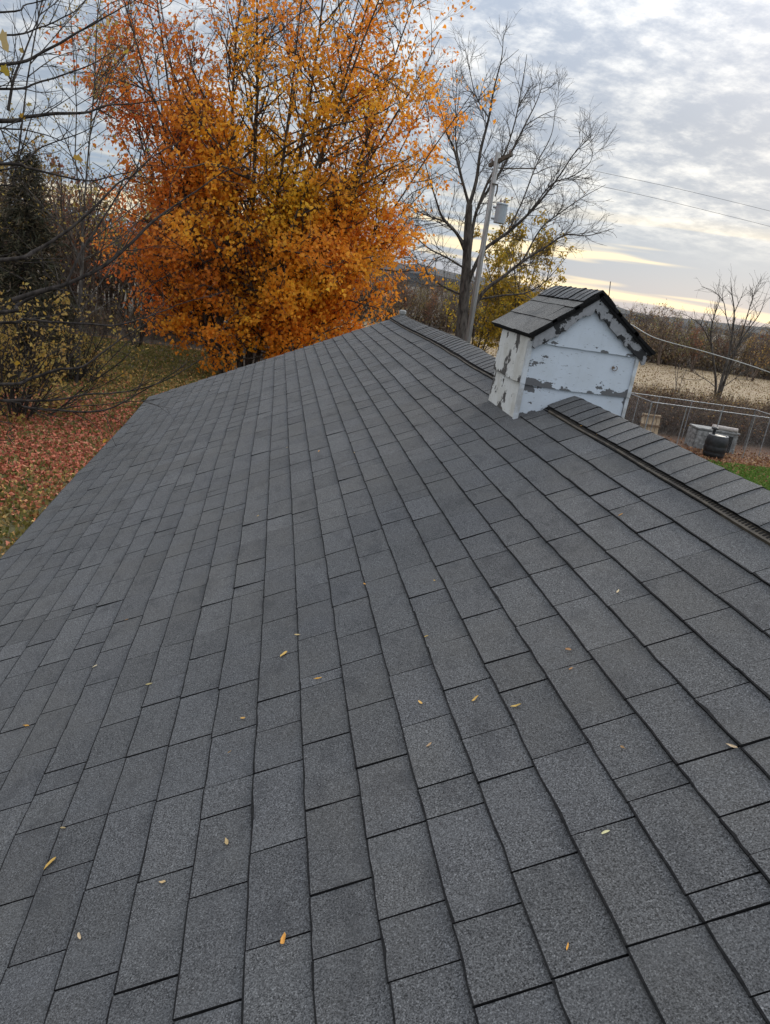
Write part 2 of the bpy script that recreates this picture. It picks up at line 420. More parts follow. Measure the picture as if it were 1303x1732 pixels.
JOINTS = {
 -11: [2.872, 3.199, 3.42, 3.613, 3.934], -10: [2.3, 2.621, 2.924, 3.243, 3.481, 3.654, 3.976],
 -9: [2.13, 2.324, 2.444, 2.722, 3.046, 3.353, 3.659, 3.97], -8: [2.086, 2.384, 2.645, 2.882, 3.178, 3.519, 3.817],
 -7: [1.76, 2.072, 2.369, 2.692, 2.881, 3.182, 3.506], -6: [1.38, 1.72, 2.052, 2.345, 2.661, 2.969, 3.195, 3.502],
 -5: [1.259, 1.596, 1.892, 2.035, 2.311, 2.625, 2.939, 3.2, 3.48], -4: [1.375, 1.684, 2.026, 2.245, 2.436, 2.744, 3.089, 3.373],
 -3: [1.289, 1.47, 1.777, 2.086, 2.43, 2.504, 2.815, 3.129], -2: [1.332, 1.595, 1.885, 2.195, 2.504, 2.724, 3.025],
 -1: [1.256, 1.59, 1.716, 2.009, 2.319, 2.63], 0: [1.057, 1.337, 1.661, 1.857, 2.127, 2.43, 2.738],
 1: [1.066, 1.381, 1.681, 2.021, 2.204, 2.546], 2: [1.06, 1.133, 1.424, 1.512, 1.733, 2.044, 2.373, 2.718],
 3: [1.174, 1.292, 1.485, 1.795, 2.087, 2.425, 2.718], 4: [1.475, 1.701, 2.012, 2.306, 2.648], 5: [1.766, 2.074, 2.387], 6: [1.893, 2.16, 2.47], 7: [2.216, 2.53]}
def shingles():
    rng = np.random.default_rng(11)
    tabs = []
    for side in (0, 1):
        for k in range(-17, 9):
            J = [] if side else list(JOINTS.get(k, []))
            if not J: J = [1.3+rng.uniform(0, .9)]
            c = int(rng.integers(0, 4))
            while J[-1] < Y_FAR:
                c += 1; J.append(J[-1]+(.310+rng.normal(0, .008) if c % 4 else rng.choice([.12, .19, .22, .26])))
            while J[0] > Y_NEAR:
                c += 1; J.insert(0, J[0]-(.310 if c % 4 else rng.choice([.16, .2, .26])))
            J = [j for j in J if Y_NEAR < j < Y_FAR-.06]
            J = [Y_NEAR]+J+[Y_FAR+.012*math.sin(k*2.1)]
            shade = 1+rng.normal(0, .03)
            for a, b in zip(J[:-1], J[1:]):
                tabs.append((side, k, a, b, max(.7, shade*(1+rng.normal(0, .07)))))
    built = []
    for side, k, a, b, sh in tabs:
        s0 = OFF+k*EXP; s1 = s0+EXP+.035
        if k == 8: s1 = S_RIDGE-.02
        if k == -17: s0 -= .03
        g = .0020+abs(rng.normal(0, .0009)); n = 5
        ys = np.linspace(a+g, b-g, n)
        lift = .0090+rng.normal(0, .0009)+(.003 if rng.random() < .08 else 0)
        wob = rng.normal(0, .0009, n); skew = rng.normal(0, .0009)
        sl = s0+wob+np.linspace(-skew, skew, n)
        liftv = lift+rng.normal(0, .0005, n)+np.linspace(0, 1, n)**3*rng.choice([0, 0, 0, .0025])+np.linspace(1, 0, n)**3*rng.choice([0, 0, 0, .0025]); hb = -.006
        top_lo = roof(sl, ys, liftv, side); top_hi = roof(np.full(n, s1), ys, .0005, side)
        mid_s = (sl+s1)/2; top_mid = roof(mid_s, ys, liftv*.55+rng.normal(0, .0006), side)
        bot_lo = roof(sl+.001, ys, hb, side); bot_hi = roof(np.full(n, s1), ys, hb, side)
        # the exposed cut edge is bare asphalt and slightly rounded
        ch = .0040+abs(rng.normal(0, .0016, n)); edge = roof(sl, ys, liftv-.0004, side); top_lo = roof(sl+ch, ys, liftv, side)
        V = np.vstack([top_lo, top_mid, top_hi, bot_lo, bot_hi, edge]); F = []; mi = []
        for i in range(n-1):
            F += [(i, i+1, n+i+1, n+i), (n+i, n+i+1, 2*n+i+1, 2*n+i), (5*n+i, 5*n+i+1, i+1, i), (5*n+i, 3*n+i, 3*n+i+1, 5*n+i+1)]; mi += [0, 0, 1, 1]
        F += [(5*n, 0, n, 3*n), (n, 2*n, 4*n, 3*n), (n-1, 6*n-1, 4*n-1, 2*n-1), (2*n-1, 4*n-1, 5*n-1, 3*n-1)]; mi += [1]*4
        if not side: F = [f[::-1] for f in F]
        px, dz = project(V[[0, n-1, 3*n-1, 2*n]])
        area = 0
        if side == 0 and dz.min() > .2:
            x, y = np.clip(px[:, 0], 0, PW), np.clip(px[:, 1], 0, PH)
            area = abs(np.dot(x, np.roll(y, 1))-np.dot(y, np.roll(x, 1)))/2
        w = rng.random()
        col = np.tile(np.array([sh, sh*(1+.006*(w-.5)), sh*(1+.03*(w-.5))]), (len(V), 1))
        built.append((area, V, F, mi, col))
    built.sort(key=lambda t: -t[0])
    for area, V, F, mi, col in built[:300]:
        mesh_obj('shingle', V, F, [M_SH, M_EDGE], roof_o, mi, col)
    Vs = []; Fs = []; Ms = []; Cs = []; o = 0
    for area, V, F, mi, col in built[300:]:
        Vs.append(V); Cs.append(col); Fs += [tuple(i+o for i in f) for f in F]; Ms += mi; o += len(V)
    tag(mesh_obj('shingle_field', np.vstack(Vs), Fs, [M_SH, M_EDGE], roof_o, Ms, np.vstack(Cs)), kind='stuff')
shingles()

CUP_Y0, CUP_Y1 = 4.923, 5.60
def ridge():
    rng = np.random.default_rng(3)
    # baffled ridge vent under the caps, both sides, in two runs either side of the chimney cover
    for y0, y1 in ((Y_NEAR, CUP_Y0-.035), (CUP_Y1+.02, Y_FAR-.03)):
        mb = MB(); louv = MB()
        ys = np.arange(y0, y1+.001, .10); n = len(ys)
        for side in (0, 1):
            wav = .004*np.sin(ys*2.2)+.002*np.sin(ys*7)
            prof = [(1.402, .002), (1.402, .016), (1.410, .0175), (1.436, .0185), (1.440, .027), (1.50, .028)]
            rows = [roof(np.full(n, s)+wav, ys, h, side) for s, h in prof]
            V = np.vstack(rows); F = []
            for r in range(len(prof)-1):
                for i in range(n-1):
                    a = r*n+i; f = (a, a+1, a+n+1, a+n); F.append(f if side else f[::-1])
            mb.add(V, F, 0)
            if side == 0:
                yy = np.arange(y0+.01, y1-.01, .023)
                for y in yy:   # dark drain slots moulded along the flange
                    w = .004*math.sin(y*2.2)+.002*math.sin(y*7)
                    q = roof(np.array([1.413, 1.413, 1.433, 1.433])+w, np.array([y, y+.012, y+.012, y]), np.array([.0195, .0195, .0202, .0202]))
                    q2 = roof(np.array([1.413, 1.413, 1.433, 1.433])+w, np.array([y, y+.012, y+.012, y]), .012)
                    louv.add(np.vstack([q, q2]), [(3, 2, 1, 0), (0, 1, 5, 4), (1, 2, 6, 5), (2, 3, 7, 6), (3, 0, 4, 7)], 0)
        v = mb.build('ridge_vent', [M_VENT], house)
        tag(louv.build('vent_slots', [M_VENTD], v), kind='stuff')
        # cap shingles bent over the ridge, each lapping the next one farther away
        ce = .142; y = y0 if y0 < 0 else y0
        sides = np.array([1.428, 1.470, 1.515, 1.560, 1.60, 1.629])
        yc = y0
        while yc < y1-.02:
            ye = min(yc+ce+.05, y1)
            tilt = rng.normal(0, .007); lift = .0058+rng.normal(0, .0012); sh = max(.75, 1+rng.normal(0, .08)); dy = .004
            V = []
            arc = []
            for j, s in enumerate(sides): arc.append((s, 0))
            arc += [(s, 1) for s in sides[::-1]]
            m_ = len(arc)
            for (yy, hh) in ((yc, .034+lift), (yc+.5*(ye-yc), .034+lift*.5), (ye, .034)):
                for j, (s, sd_) in enumerate(arc):
                    u = abs(j-(m_-1)/2)/((m_-1)/2)
                    # the butt line bows and the cap hangs lower at its edges
                    yb = yy+tilt*(j-m_/2)/m_*2+dy*(1-u**1.6)*(1 if yy < ye else 1)-dy*.6
                    rnd = -.003*(1-u)**6-.004*u**5
                    V.append(roof(s, yb, hh+rnd, sd_))
            for (yy, hh) in ((yc, .034+lift-.010), (ye, .027)):
                for j, (s, sd_) in enumerate(arc):
                    u = abs(j-(m_-1)/2)/((m_-1)/2)
                    yb = yy+tilt*(j-m_/2)/m_*2+dy*(1-u**1.6)-dy*.6
                    rnd = -.003*(1-u)**6-.004*u**5
                    V.append(roof(s, yb+.001, hh+rnd, sd_))
            F = []; mi = []
            for j in range(m_-1):
                F += [(j, j+1, m_+j+1, m_+j), (m_+j, m_+j+1, 2*m_+j+1, 2*m_+j), (3*m_+j, 3*m_+j+1, j+1, j), (2*m_+j, 2*m_+j+1, 4*m_+j+1, 4*m_+j)]; mi += [0, 0, 1, 1]
            for j in (0, m_-1): F += [(j, m_+j, 2*m_+j, 4*m_+j, 3*m_+j)]; mi += [1]
            F = [f[::-1] if i % 1 == 0 and False else f for i, f in enumerate(F)]
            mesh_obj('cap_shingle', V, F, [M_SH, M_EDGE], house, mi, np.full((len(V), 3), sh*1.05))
            yc += ce+rng.normal(0, .003)
ridge()
def house_body():
    S0 = OFF-17*EXP
    eL = roof(S0, 5)[0]; zE = roof(S0, 5)[2]
    xl = float(eL)+.32; xr = 2*X_RIDGE-xl; y0, y1 = Y_NEAR+.3, Y_FAR-.3
    zw = float(zE)-.05+.10
    mb = MB()
    zr = CAMZ-.72
    # gable walls and side walls as one shell
    for y in (y0, y1):
        p = [(xl, y, .35), (xr, y, .35), (xr, y, zw+.02), (X_RIDGE, y, zr-.12), (xl, y, zw+.02)]
        mb.add(p, [tuple(range(5))])
    mb.add([(xl, y0, .35), (xl, y1, .35), (xl, y1, zw+.02), (xl, y0, zw+.02)], [(0, 1, 2, 3)])
    mb.add([(xr, y0, .35), (xr, y1, .35), (xr, y1, zw+.02), (xr, y0, zw+.02)], [(0, 1, 2, 3)])
    wall = mb.build('wall', [M_SIDING], house)
    # lap siding boards on the eave wall and far gable
    z = .36
    while z < zw-.02:
        b = MB(); b.add([(xl-.004, y0, z+.12), (xl-.004, y1, z+.12), (xl-.022, y1, z), (xl-.022, y0, z), (xl, y1, z), (xl, y0, z)], [(0, 1, 2, 3), (3, 2, 4, 5)])
        b.build('siding_board', [M_SIDING], wall); z += .12
    b = MB(); b.box(((xl+xr)/2, (y0+y1)/2, .17), (xr-xl-.06, y1-y0-.06, .36)); b.build('foundation', [M_FOUND], house)
    for sgn, nm in ((0, 'fascia'), (1, 'fascia')):
        x = float(eL)+.035; x = x if not sgn else 2*X_RIDGE-x
        b = MB(); b.box((x, (Y_NEAR+Y_FAR)/2, float(zE)-.085), (.025, Y_FAR-Y_NEAR-.04, .14)); b.build(nm, [M_TRIM], house)
        b = MB(); xs = (x+(xl if not sgn else xr))/2; b.box((xs, (Y_NEAR+Y_FAR)/2, float(zE)-.14), (abs((xl if not sgn else xr)-x)-.03, Y_FAR-Y_NEAR-.1, .012)); b.build('soffit', [M_SIDING], house)
    for sgn in (0, 1):
        p = [roof(S0+.05, Y_FAR-.035, -.115, sgn), roof(S_RIDGE-.01, Y_FAR-.035, -.115, sgn), roof(S_RIDGE-.01, Y_FAR-.035, -.22, sgn), roof(S0+.05, Y_FAR-.035, -.22, sgn)]
        b = MB(); b.prism(p, None, (0, .025, 0)); b.build('rake_board', [M_TRIM], house)
    # vent stack standing just beyond the far end of the ridge line
    zp = CAMZ-.72
    b = MB(); pv = at_y((672, 540), 12.3); b.lathe((pv[0]+.10, 12.45, zp-.16), [(.045, 0), (.045, .27), (.06, .275), (.06, .32), (.04, .335)], 14)
    b.build('vent_pipe', [M_POLE], house)
    # service mast with whip aerial on the far slope
    a = at_y((1036, 545), 10.6); b = MB()
    b.tube([(a[0], a[1], 3.6), (a[0], a[1], a[2])], .03, 10); b.tube([(a[0], a[1], a[2]), (a[0]+.06, a[1]-.05, a[2]+.03), (a[0]+.10, a[1]-.08, a[2]-.05)], .032, 10)
    b.build('service_mast', [M_GALV], house)
    b = MB(); t0 = at_y((1028, 520), 10.6); t1 = at_y((1033, 476), 10.6); b.tube([(a[0], a[1], a[2]-.1), t0, t1], .006, 6); b.tube([t0, at_y((1046, 516), 10.6)], .005, 6); b.build('aerial', [M_WIRE], house)
house_body()

# ------------------------------------------------------------------ boxed wooden chimney cover on the ridge
def chimney_cover():
    rng = np.random.default_rng(8)
    root = tag(bpy.data.objects.new('chimney_cover', None), 'small gabled wooden chimney box with flaking white paint straddling the ridge')
    link(root, house); root.location = (0, 0, 0); root.matrix_parent_inverse = Matrix.Translation(-Vector(house.location))
    xl, xr = 1.722, 2.500; yf, yb = CUP_Y0, CUP_Y1; Z = lambda r: CAMZ+r
    def board(name, p00, p10, p11, p01, out, thick, mt, seed):
        """clapboard: corners low-left, low-right, high-right, high-left; low edge proud"""
        n = 14; V = []; uv = []; o = np.array(out, float)
        p00, p10, p11, p01 = (np.array(p, float) for p in (p00, p10, p11, p01))
        wob = np.cumsum(rng.normal(0, .0012, n+1)); wob -= np.linspace(0, wob[-1], n+1)
        for i in range(n+1):
            u = i/n; lo = p00+(p10-p00)*u+np.array([0, 0, wob[i]]); hi = p01+(p11-p01)*u
            V += [lo+o*thick, hi+o*thick*.35, lo-o*.004, hi-o*.004]; uv += [(u, 0, seed), (u, 1, seed), (u, 0, seed), (u, 1, seed)]
        F = []
        for i in range(n):
            a = i*4; b = a+4; F += [(a, b, b+1, a+1), (a+2, b+2, b, a), (a+1, b+1, b+3, a+3), (a+3, b+3, b+2, a+2)]
        F += [(0, 1, 3, 2), (n*4, n*4+2, n*4+3, n*4+1)]
        return mesh_obj(name, V, F, [mt], root, attrs={'buv': uv})
    z_eave = -.262; z_ap = .040; xc = 2.118
    slope = (z_ap-z_eave)/(xc-xl)
    # inner shell
    b = MB(); inn = .012
    b.add([(xl+inn, yf+inn, Z(-1.0)), (xr-inn, yf+inn, Z(-1.0)), (xr-inn, yf+inn, Z(z_eave)), (xc, yf+inn, Z(z_ap-.02)), (xl+inn, yf+inn, Z(z_eave)),
           (xl+inn, yb-inn, Z(-1.0)), (xr-inn, yb-inn, Z(-1.0)), (xr-inn, yb-inn, Z(z_eave)), (xc, yb-inn, Z(z_ap-.02)), (xl+inn, yb-inn, Z(z_eave))],
          [(0, 1, 2, 3, 4), (9, 8, 7, 6, 5), (0, 4, 9, 5), (1, 6, 7, 2)])
    b.build('box_wall', [M_RAKE], root, attrs={'buv': [(0, .5, 0)]*10})
    L1, L2 = -.579, -.297
    # front face: bottom board follows the roof and the ridge, middle board, gable board
    def roof_z(x): return float(roof(S_RIDGE-abs(x-X_RIDGE)/CT, yf)[2])-CAMZ
    n = 16; xs = np.linspace(xl+.012, xr-.018, n+1); V = []; uv = []
    for i, x in enumerate(xs):
        lo = max(roof_z(x)+.004, -.86) if i not in (0,) else roof_z(x)+.002; V += [(x, yf-.014, Z(lo)), (x, yf-.006, Z(L1+.012)), (x, yf+.01, Z(lo)), (x, yf+.01, Z(L1+.012))]; uv += [(i/n, 0, 1), (i/n, 1, 1)]*2
    F = []
    for i in range(n): a = i*4; F += [(a, a+4, a+5, a+1), (a+2, a+6, a+4, a)]
    mesh_obj('siding_board', V, F, [M_PAINT_F], root, attrs={'buv': uv})
    board('siding_board', (xl+.010, yf, Z(L1)), (xr+.004, yf, Z(L1)), (xr-.006, yf, Z(L2+.012)), (xl+.010, yf, Z(L2+.012)), (0, -1, 0), .020, M_PAINT_F, 2)
    # triangular gable board
    zt = z_ap-.03
    n = 14; V = []; uv = []
    for i in range(n+1):
        u = i/n; x = xl+.03+(xr-.03-xl-.03)*u; hi = zt-abs(x-xc)*slope; lo = L2+rng.normal(0, .0015)
        V += [(x, yf-.020, Z(lo)), (x, yf-.010, Z(max(hi, lo+.004))), (x, yf+.005, Z(lo)), (x, yf+.005, Z(max(hi, lo+.004)))]; uv += [(.5+(u-.5)*.6, 0, 3), (.5, min(1, (hi-lo)/.3), 3)]*2
    F = []
    for i in range(n): a = i*4; F += [(a, a+4, a+5, a+1), (a+2, a+6, a+4, a), (a+1, a+5, a+7, a+3)]
    mesh_obj('siding_board', V, F, [M_PAINT_F], root, attrs={'buv': uv})
    # left face, two boards; right and back faces likewise
    zl = roof_z(xl)
    board('siding_board', (xl, yb, Z(zl-.06)), (xl, yf+.014, Z(zl-.06)), (xl, yf+.014, Z(L1+.02)), (xl, yb, Z(L1+.02)), (-1, 0, 0), .012, M_PAINT_S, 4)
    board('siding_board', (xl, yb, Z(L1)), (xl, yf+.014, Z(L1)), (xl, yf+.014, Z(z_eave)), (xl, yb, Z(z_eave)), (-1, 0, 0), .020, M_PAINT_S, 5)
    board('siding_board', (xr, yf+.014, Z(zl-.01)), (xr, yb, Z(zl-.01)), (xr, yb, Z(L1+.02)), (xr, yf+.014, Z(L1+.02)), (1, 0, 0), .012, M_PAINT_S, 6)
    board('siding_board', (xr, yf+.014, Z(L1)), (xr, yb, Z(L1)), (xr, yb, Z(z_eave)), (xr, yf+.014, Z(z_eave)), (1, 0, 0), .020, M_PAINT_S, 7)
    for lo, hi, sd_ in ((-.9, L1+.012, 8), (L1, L2+.012, 9), (L2, -.22, 10)):
        board('siding_board', (xr-.01, yb, Z(lo)), (xl+.01, yb, Z(lo)), (xl+.01, yb, Z(hi)), (xr-.01, yb, Z(hi)), (0, 1, 0), .016, M_PAINT_S, sd_)
    # corner trim strips on the front corners
    for x, w in ((xl-.004, .030), (xr-.002, .024)):
        for z0, z1, pr in ((zl-.005, L1, .020), (L1+.001, z_eave-.03, .027)):
            bb = MB(); sgn = -1 if x < 2 else 1
            bb.box((x, yf-pr/2+.004, Z((z0+z1)/2)), (w, pr+.006, z1-z0), jit=.001, rng=rng)
            bb.build('corner_trim', [M_TRIM], root)
    # rake boards with ragged lower edge
    for sgn in (-1, 1):
        n = 22; V = []; uv = []; run = (xc-xl-.004) if sgn < 0 else (xr-xc+.050)
        rg = np.cumsum(rng.normal(0, .006, n+1)); rg -= np.linspace(0, rg[-1], n+1)
        for i in range(n+1):
            u = i/n; x = xc+sgn*run*u; top = z_ap+.006-run*u*slope*(1.0 if sgn < 0 else .93); w = .070+rg[i]*.8+(.010 if (i*7 % 11) in (3, 4) else 0)-.012*(i == n)
            V += [(x, yf-.040, Z(top)), (x, yf-.040, Z(top-w*1.25)), (x, yf-.018, Z(top)), (x, yf-.018, Z(top-w*1.25))]; uv += [(u, 1, .0 if sgn < 0 else .055), (u, 0, .0 if sgn < 0 else .055)]*2
        F = []
        for i in range(n): a = i*4; f = [(a, a+1, a+5, a+4), (a+1, a+3, a+7, a+5), (a, a+4, a+6, a+2)]; F += f if sgn > 0 else [q[::-1] for q in f]
        F += [(0, 2, 3, 1), (n*4, n*4+1, n*4+3, n*4+2)]
        tag(mesh_obj('rake_board', V, F, [M_RAKE], root, attrs={'buv': uv}), 'grey rake board with ragged black tar patches')
    # little roof: deck slabs, courses of tabs, ridge caps
    y0, y1 = yf-.055, 5.80
    ang = math.atan(slope)
    for sgn in (-1, 1):
        a = math.atan(slope*(1 if sgn < 0 else .93)); ca, sa = math.cos(a), math.sin(a)
        Lr = ((xc-xl)+.022)/ca if sgn < 0 else ((xr-xc)+.075)/ca
        def pt(d, y, h): return (xc+sgn*(d*ca)+sgn*h*sa, y, Z(z_ap+.004-d*sa+h*ca))
        mb = MB(); q = [pt(0, y0+.006, .0), pt(Lr-.006, y0+.006, .0), pt(Lr-.006, y0+.006, .022), pt(0, y0+.006, .022)]
        mb.prism(q if sgn > 0 else q[::-1], None, (0, y1-y0-.012, 0)); mb.build('roof_deck', [M_EDGE], root)
        nc = 3
        for k in range(nc):
            d1 = Lr-k*Lr/nc*.985; d0 = d1-Lr/nc-.03
            d0 = max(d0, .0)
            cuts = [y0-.004]+[y0+(y1-y0)*f for f in ((.36, .72) if k % 2 == 0 else (.18, .52, .86))]+[y1]
            for ya, yb_ in zip(cuts[:-1], cuts[1:]):
                th = .012; V = []
                for d, h in ((d1, .030+th), (d0, .030+.004)):
                    for y in (ya+.002, yb_-.002): V.append(pt(d+rng.normal(0, .002), y, h+rng.normal(0, .0012)))
                for d in (d1, d0):
                    for y in (ya+.002, yb_-.002): V.append(pt(d, y, .020))
                F = [(0, 1, 3, 2), (4, 5, 1, 0), (0, 2, 6, 4), (1, 5, 7, 3), (2, 3, 7, 6)]
                if sgn < 0: F = [f[::-1] for f in F]
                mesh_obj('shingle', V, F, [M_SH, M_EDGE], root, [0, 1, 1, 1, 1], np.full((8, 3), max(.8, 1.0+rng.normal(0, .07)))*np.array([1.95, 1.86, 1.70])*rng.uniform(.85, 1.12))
    y = y0-.004
    while y < y1-.03:
        ye = min(y+.15, y1); V = []; arc = [(-.115, -.080), (-.06, -.034), (0, .004), (.06, -.034), (.115, -.080)]; l = .005+abs(rng.normal(0, .003))
        for yy, h in ((y, l+.006), (ye, .004), (y, -.004), (ye, -.006)):
            for ax_, az in arc: V.append((xc+ax_, yy+rng.normal(0, .002), Z(z_ap+.046+az+h)))
        F = []; mi = []
        for j in range(4): F += [(j, j+1, 6+j, 5+j), (10+j, 11+j, j+1, j)]; mi += [0, 1]
        for j, e in ((0, 1), (4, 1)): F += [(j, 5+j, 15+j, 10+j)]; mi += [1]
        mesh_obj('cap_shingle', V, F, [M_SH, M_EDGE], root, mi, np.full((20, 3), max(.9, 1.5+rng.normal(0, .2))))
        y += .098+rng.normal(0, .006)
    # knot hole / rusty ring on the middle board
    mb = MB(); c = at_y((1040, 623), yf-.022); th = np.linspace(0, 2*math.pi, 17); mb.tube([(c[0]+.020*math.cos(t), c[1], c[2]+.017*math.sin(t)) for t in th], .0022, 5, False); mb.box((c[0]-.010, c[1], c[2]+.002), (.018, .004, .012))
    mb.build('ring_stain', [M_WOODD], root)
chimney_cover()

# ------------------------------------------------------------------ vegetation machinery
def catmull(pts, n=6):
    P = np.asarray(pts, float); P = np.vstack([2*P[0]-P[1], P, 2*P[-1]-P[-2]]); out = []
    for i in range(1, len(P)-2):
        t = np.linspace(0, 1, n, endpoint=False)[:, None]; a, b, c, d = P[i-1:i+3]
        out.append(.5*((2*b)+(c-a)*t+(2*a-5*b+4*c-d)*t**2+(3*b-a-3*c+d)*t**3))
    out.append(P[-2][None]); return np.vstack(out)
def unit(v): return v/(np.linalg.norm(v)+1e-9)
class Tree:
    """branches are kept as polylines and turned into tapered tubes in batches; twigs leave leaf anchors"""
    def __init__(s, seed): s.rng = np.random.default_rng(seed); s.poly = {}; s.anch = []; s.adir = []
    def add(s, P, R, sides): s.poly.setdefault((len(P), sides), []).append((P, R))
    def grow(s, p, d, L, r, lev, cfg, r_end=None):
        c = cfg[lev]; n = c.get('seg', 4); rng = s.rng
        P = [p]; d = unit(d); st = L/n
        for i in range(n):
            d = unit(d+rng.normal(0, c.get('wig', .15), 3)+np.array([0, 0, c.get('up', .05)])); P.append(P[-1]+d*st)
        P = np.array(P); R = np.linspace(r, r_end if r_end is not None else max(r*c.get('tip', .35), c.get('rmin', .004)), n+1)
        s.limb(P, R, lev, cfg)
    def limb(s, P, R, lev, cfg):
        c = cfg[lev]; rng = s.rng
        s.add(P, R, c.get('sides', 5))
        seg = np.linalg.norm(np.diff(P, axis=0), axis=1); cum = np.r_[0, np.cumsum(seg)]; L = cum[-1]
        if lev+1 < len(cfg):
            k = c.get('kids', 6); k = int(rng.poisson(k*L)) if c.get('per_m') else int(rng.integers(max(1, k-1), k+2))
            for t in c.get('t0', .25)+(1-c.get('t0', .25))*np.sort(rng.random(k)):
                dist = t*L; i = min(np.searchsorted(cum, dist)-1, len(seg)-1); i = max(i, 0); f = (dist-cum[i])/max(seg[i], 1e-6)
                q = P[i]*(1-f)+P[i+1]*f; rr = R[i]*(1-f)+R[i+1]*f; dd = unit(P[i+1]-P[i])
                a = rng.normal(0, 1, 3); a = unit(a-dd*(a@dd)); an = rad(rng.normal(c.get('ang', 42), 10))
                cd = dd*math.cos(an)+a*math.sin(an)
                if c.get('flat'): cd[2] *= c['flat']
                cl = c.get('len', 1.0)*(1-.55*t if c.get('taper', 1) else 1)*rng.uniform(.6, 1.25)
                s.grow(q, cd, cl, min(rr*.75, c.get('rk', rr*.6)), lev+1, cfg)
        else:
            for t in rng.random(c.get('leaf', 3)):
                dist = t*L; i = max(min(np.searchsorted(cum, dist)-1, len(seg)-1), 0)
                s.anch.append(P[i]+(P[i+1]-P[i])*rng.random()); s.adir.append(P[i+1]-P[i])
    def wood_arrays(s):
        Vs = []; Fs = []; o = 0
        for (n, k), L in s.poly.items():
            P = np.array([a for a, b in L]); R = np.array([np.broadcast_to(b, (n,)) for a, b in L]); m = len(L)
            Tn = np.gradient(P, axis=1); Tn /= np.linalg.norm(Tn, axis=2)[..., None]+1e-9
            ref = np.where(np.abs(Tn[:, :1, 2:3]) > .75, np.array([1., .2, 0]), np.array([0, 0.1, 1.]))
            A = np.cross(Tn, ref); A /= np.linalg.norm(A, axis=2)[..., None]+1e-9; B = np.cross(Tn, A)
            th = np.arange(k)*2*math.pi/k
            V = P[:, :, None]+R[:, :, None, None]*(A[:, :, None]*np.cos(th)[:, None]+B[:, :, None]*np.sin(th)[:, None])
            i, j = np.meshgrid(np.arange(n-1), np.arange(k), indexing='ij'); i = i.ravel(); j = j.ravel(); j2 = (j+1) % k
            f = np.stack([i*k+j, i*k+j2, (i+1)*k+j2, (i+1)*k+j], -1)
            F = f[None]+(np.arange(m)*n*k)[:, None, None]+o
            Vs.append(V.reshape(-1, 3)); Fs.append(F.reshape(-1, 4)); o += m*n*k
        return np.vstack(Vs), np.vstack(Fs)
    def wood(s, name, mt, parent=None):
        V, F = s.wood_arrays(); return mesh_obj(name, V, F, mt, parent, smooth=True)

LEAF_SHAPES = {
 'maple': (np.array([(0, -.1), (.22, .10), (.52, .12), (.30, .42), (.34, .72), (0, .98), (-.34, .72), (-.30, .42), (-.52, .12), (-.22, .10)]), None),
 'maple6': (np.array([(0, -.1), (.52, .12), (.30, .50), (0, .98), (-.30, .50), (-.52, .12)]), None),
 'oval': (np.array([(0, 0), (.22, .28), (.24, .6), (0, 1), (-.24, .6), (-.22, .28)]), None),
 'blade': (np.array([(-.05, 0), (.05, 0), (0, 1)]), None),
 'blade2': (np.array([(-.08, 0), (.08, 0), (.05, .6), (0, 1), (-.05, .6)]), None),
 'quad': (np.array([(0, 0), (.36, .45), (0, 1), (-.36, .45)]), None)}
def leaf_arrays(pos, size, col, rng, shape='maple', droop=.3, dirs=None, curl=.25, face=None):
    n = len(pos); pos = np.asarray(pos, float)
    q = LEAF_SHAPES[shape][0]; k = len(q)
    if dirs is None:
        d = rng.normal(0, 1, (n, 3)); d[:, 2] -= droop*2
    else: d = np.asarray(dirs, float)
    d /= np.linalg.norm(d, axis=1)[:, None]+1e-9
    a = rng.normal(0, 1, (n, 3)); a -= d*np.sum(a*d, 1)[:, None]; a /= np.linalg.norm(a, axis=1)[:, None]+1e-9
    if face is not None:   # blades turn their faces outwards and up to the light
        tn = np.asarray(face, float)+rng.normal(0, .55, (n, 3)); a = np.cross(tn, d); a /= np.linalg.norm(a, axis=1)[:, None]+1e-9
    nn = np.cross(d, a)
    size = np.broadcast_to(np.asarray(size, float), (n,))
    cu = curl*rng.uniform(-.6, 1, n)
    h = (np.abs(q[:, 0])[None]*1.2-(q[:, 1]**2)[None]*.5)*cu[:, None]
    V = pos[:, None]+size[:, None, None]*(a[:, None]*q[None, :, :1]+d[:, None]*q[None, :, 1:]+nn[:, None]*h[..., None])
    F = np.arange(n*k).reshape(n, k)
    return V.reshape(-1, 3), F, np.repeat(np.asarray(col, float), k, axis=0)
def leaves(name, pos, size, col, rng, mt, parent=None, **kw):
    V, F, c = leaf_arrays(pos, size, col, rng, **kw); return mesh_obj(name, V, F, mt, parent, col=c)
def palette(rng, n, cols, w, jit=.12):
    cols = np.array(cols); idx = rng.choice(len(cols), n, p=np.array(w)/sum(w))
    c = cols[idx]*(1+rng.normal(0, jit, (n, 1)))*(1+rng.normal(0, jit*.35, (n, 3))); return np.clip(c, .004, .9)
def vnoise(P, f, seed=0):
    P = np.asarray(P)*f; r = np.random.default_rng(seed); out = 0
    for i in range(5):
        k = r.normal(0, 1, 3); out = out+np.sin(P@k*1.6+r.uniform(0, 6))
    return out/5
def pxl(pts, Y, off=(0, 0)):
    """pixel polyline -> world polyline; depth runs Y[0]..Y[1] along it"""
    Ys = np.linspace(Y[0], Y[1], len(pts)); return np.array([at_y((p[0]+off[0], p[1]+off[1]), y) for p, y in zip(pts, Ys)])

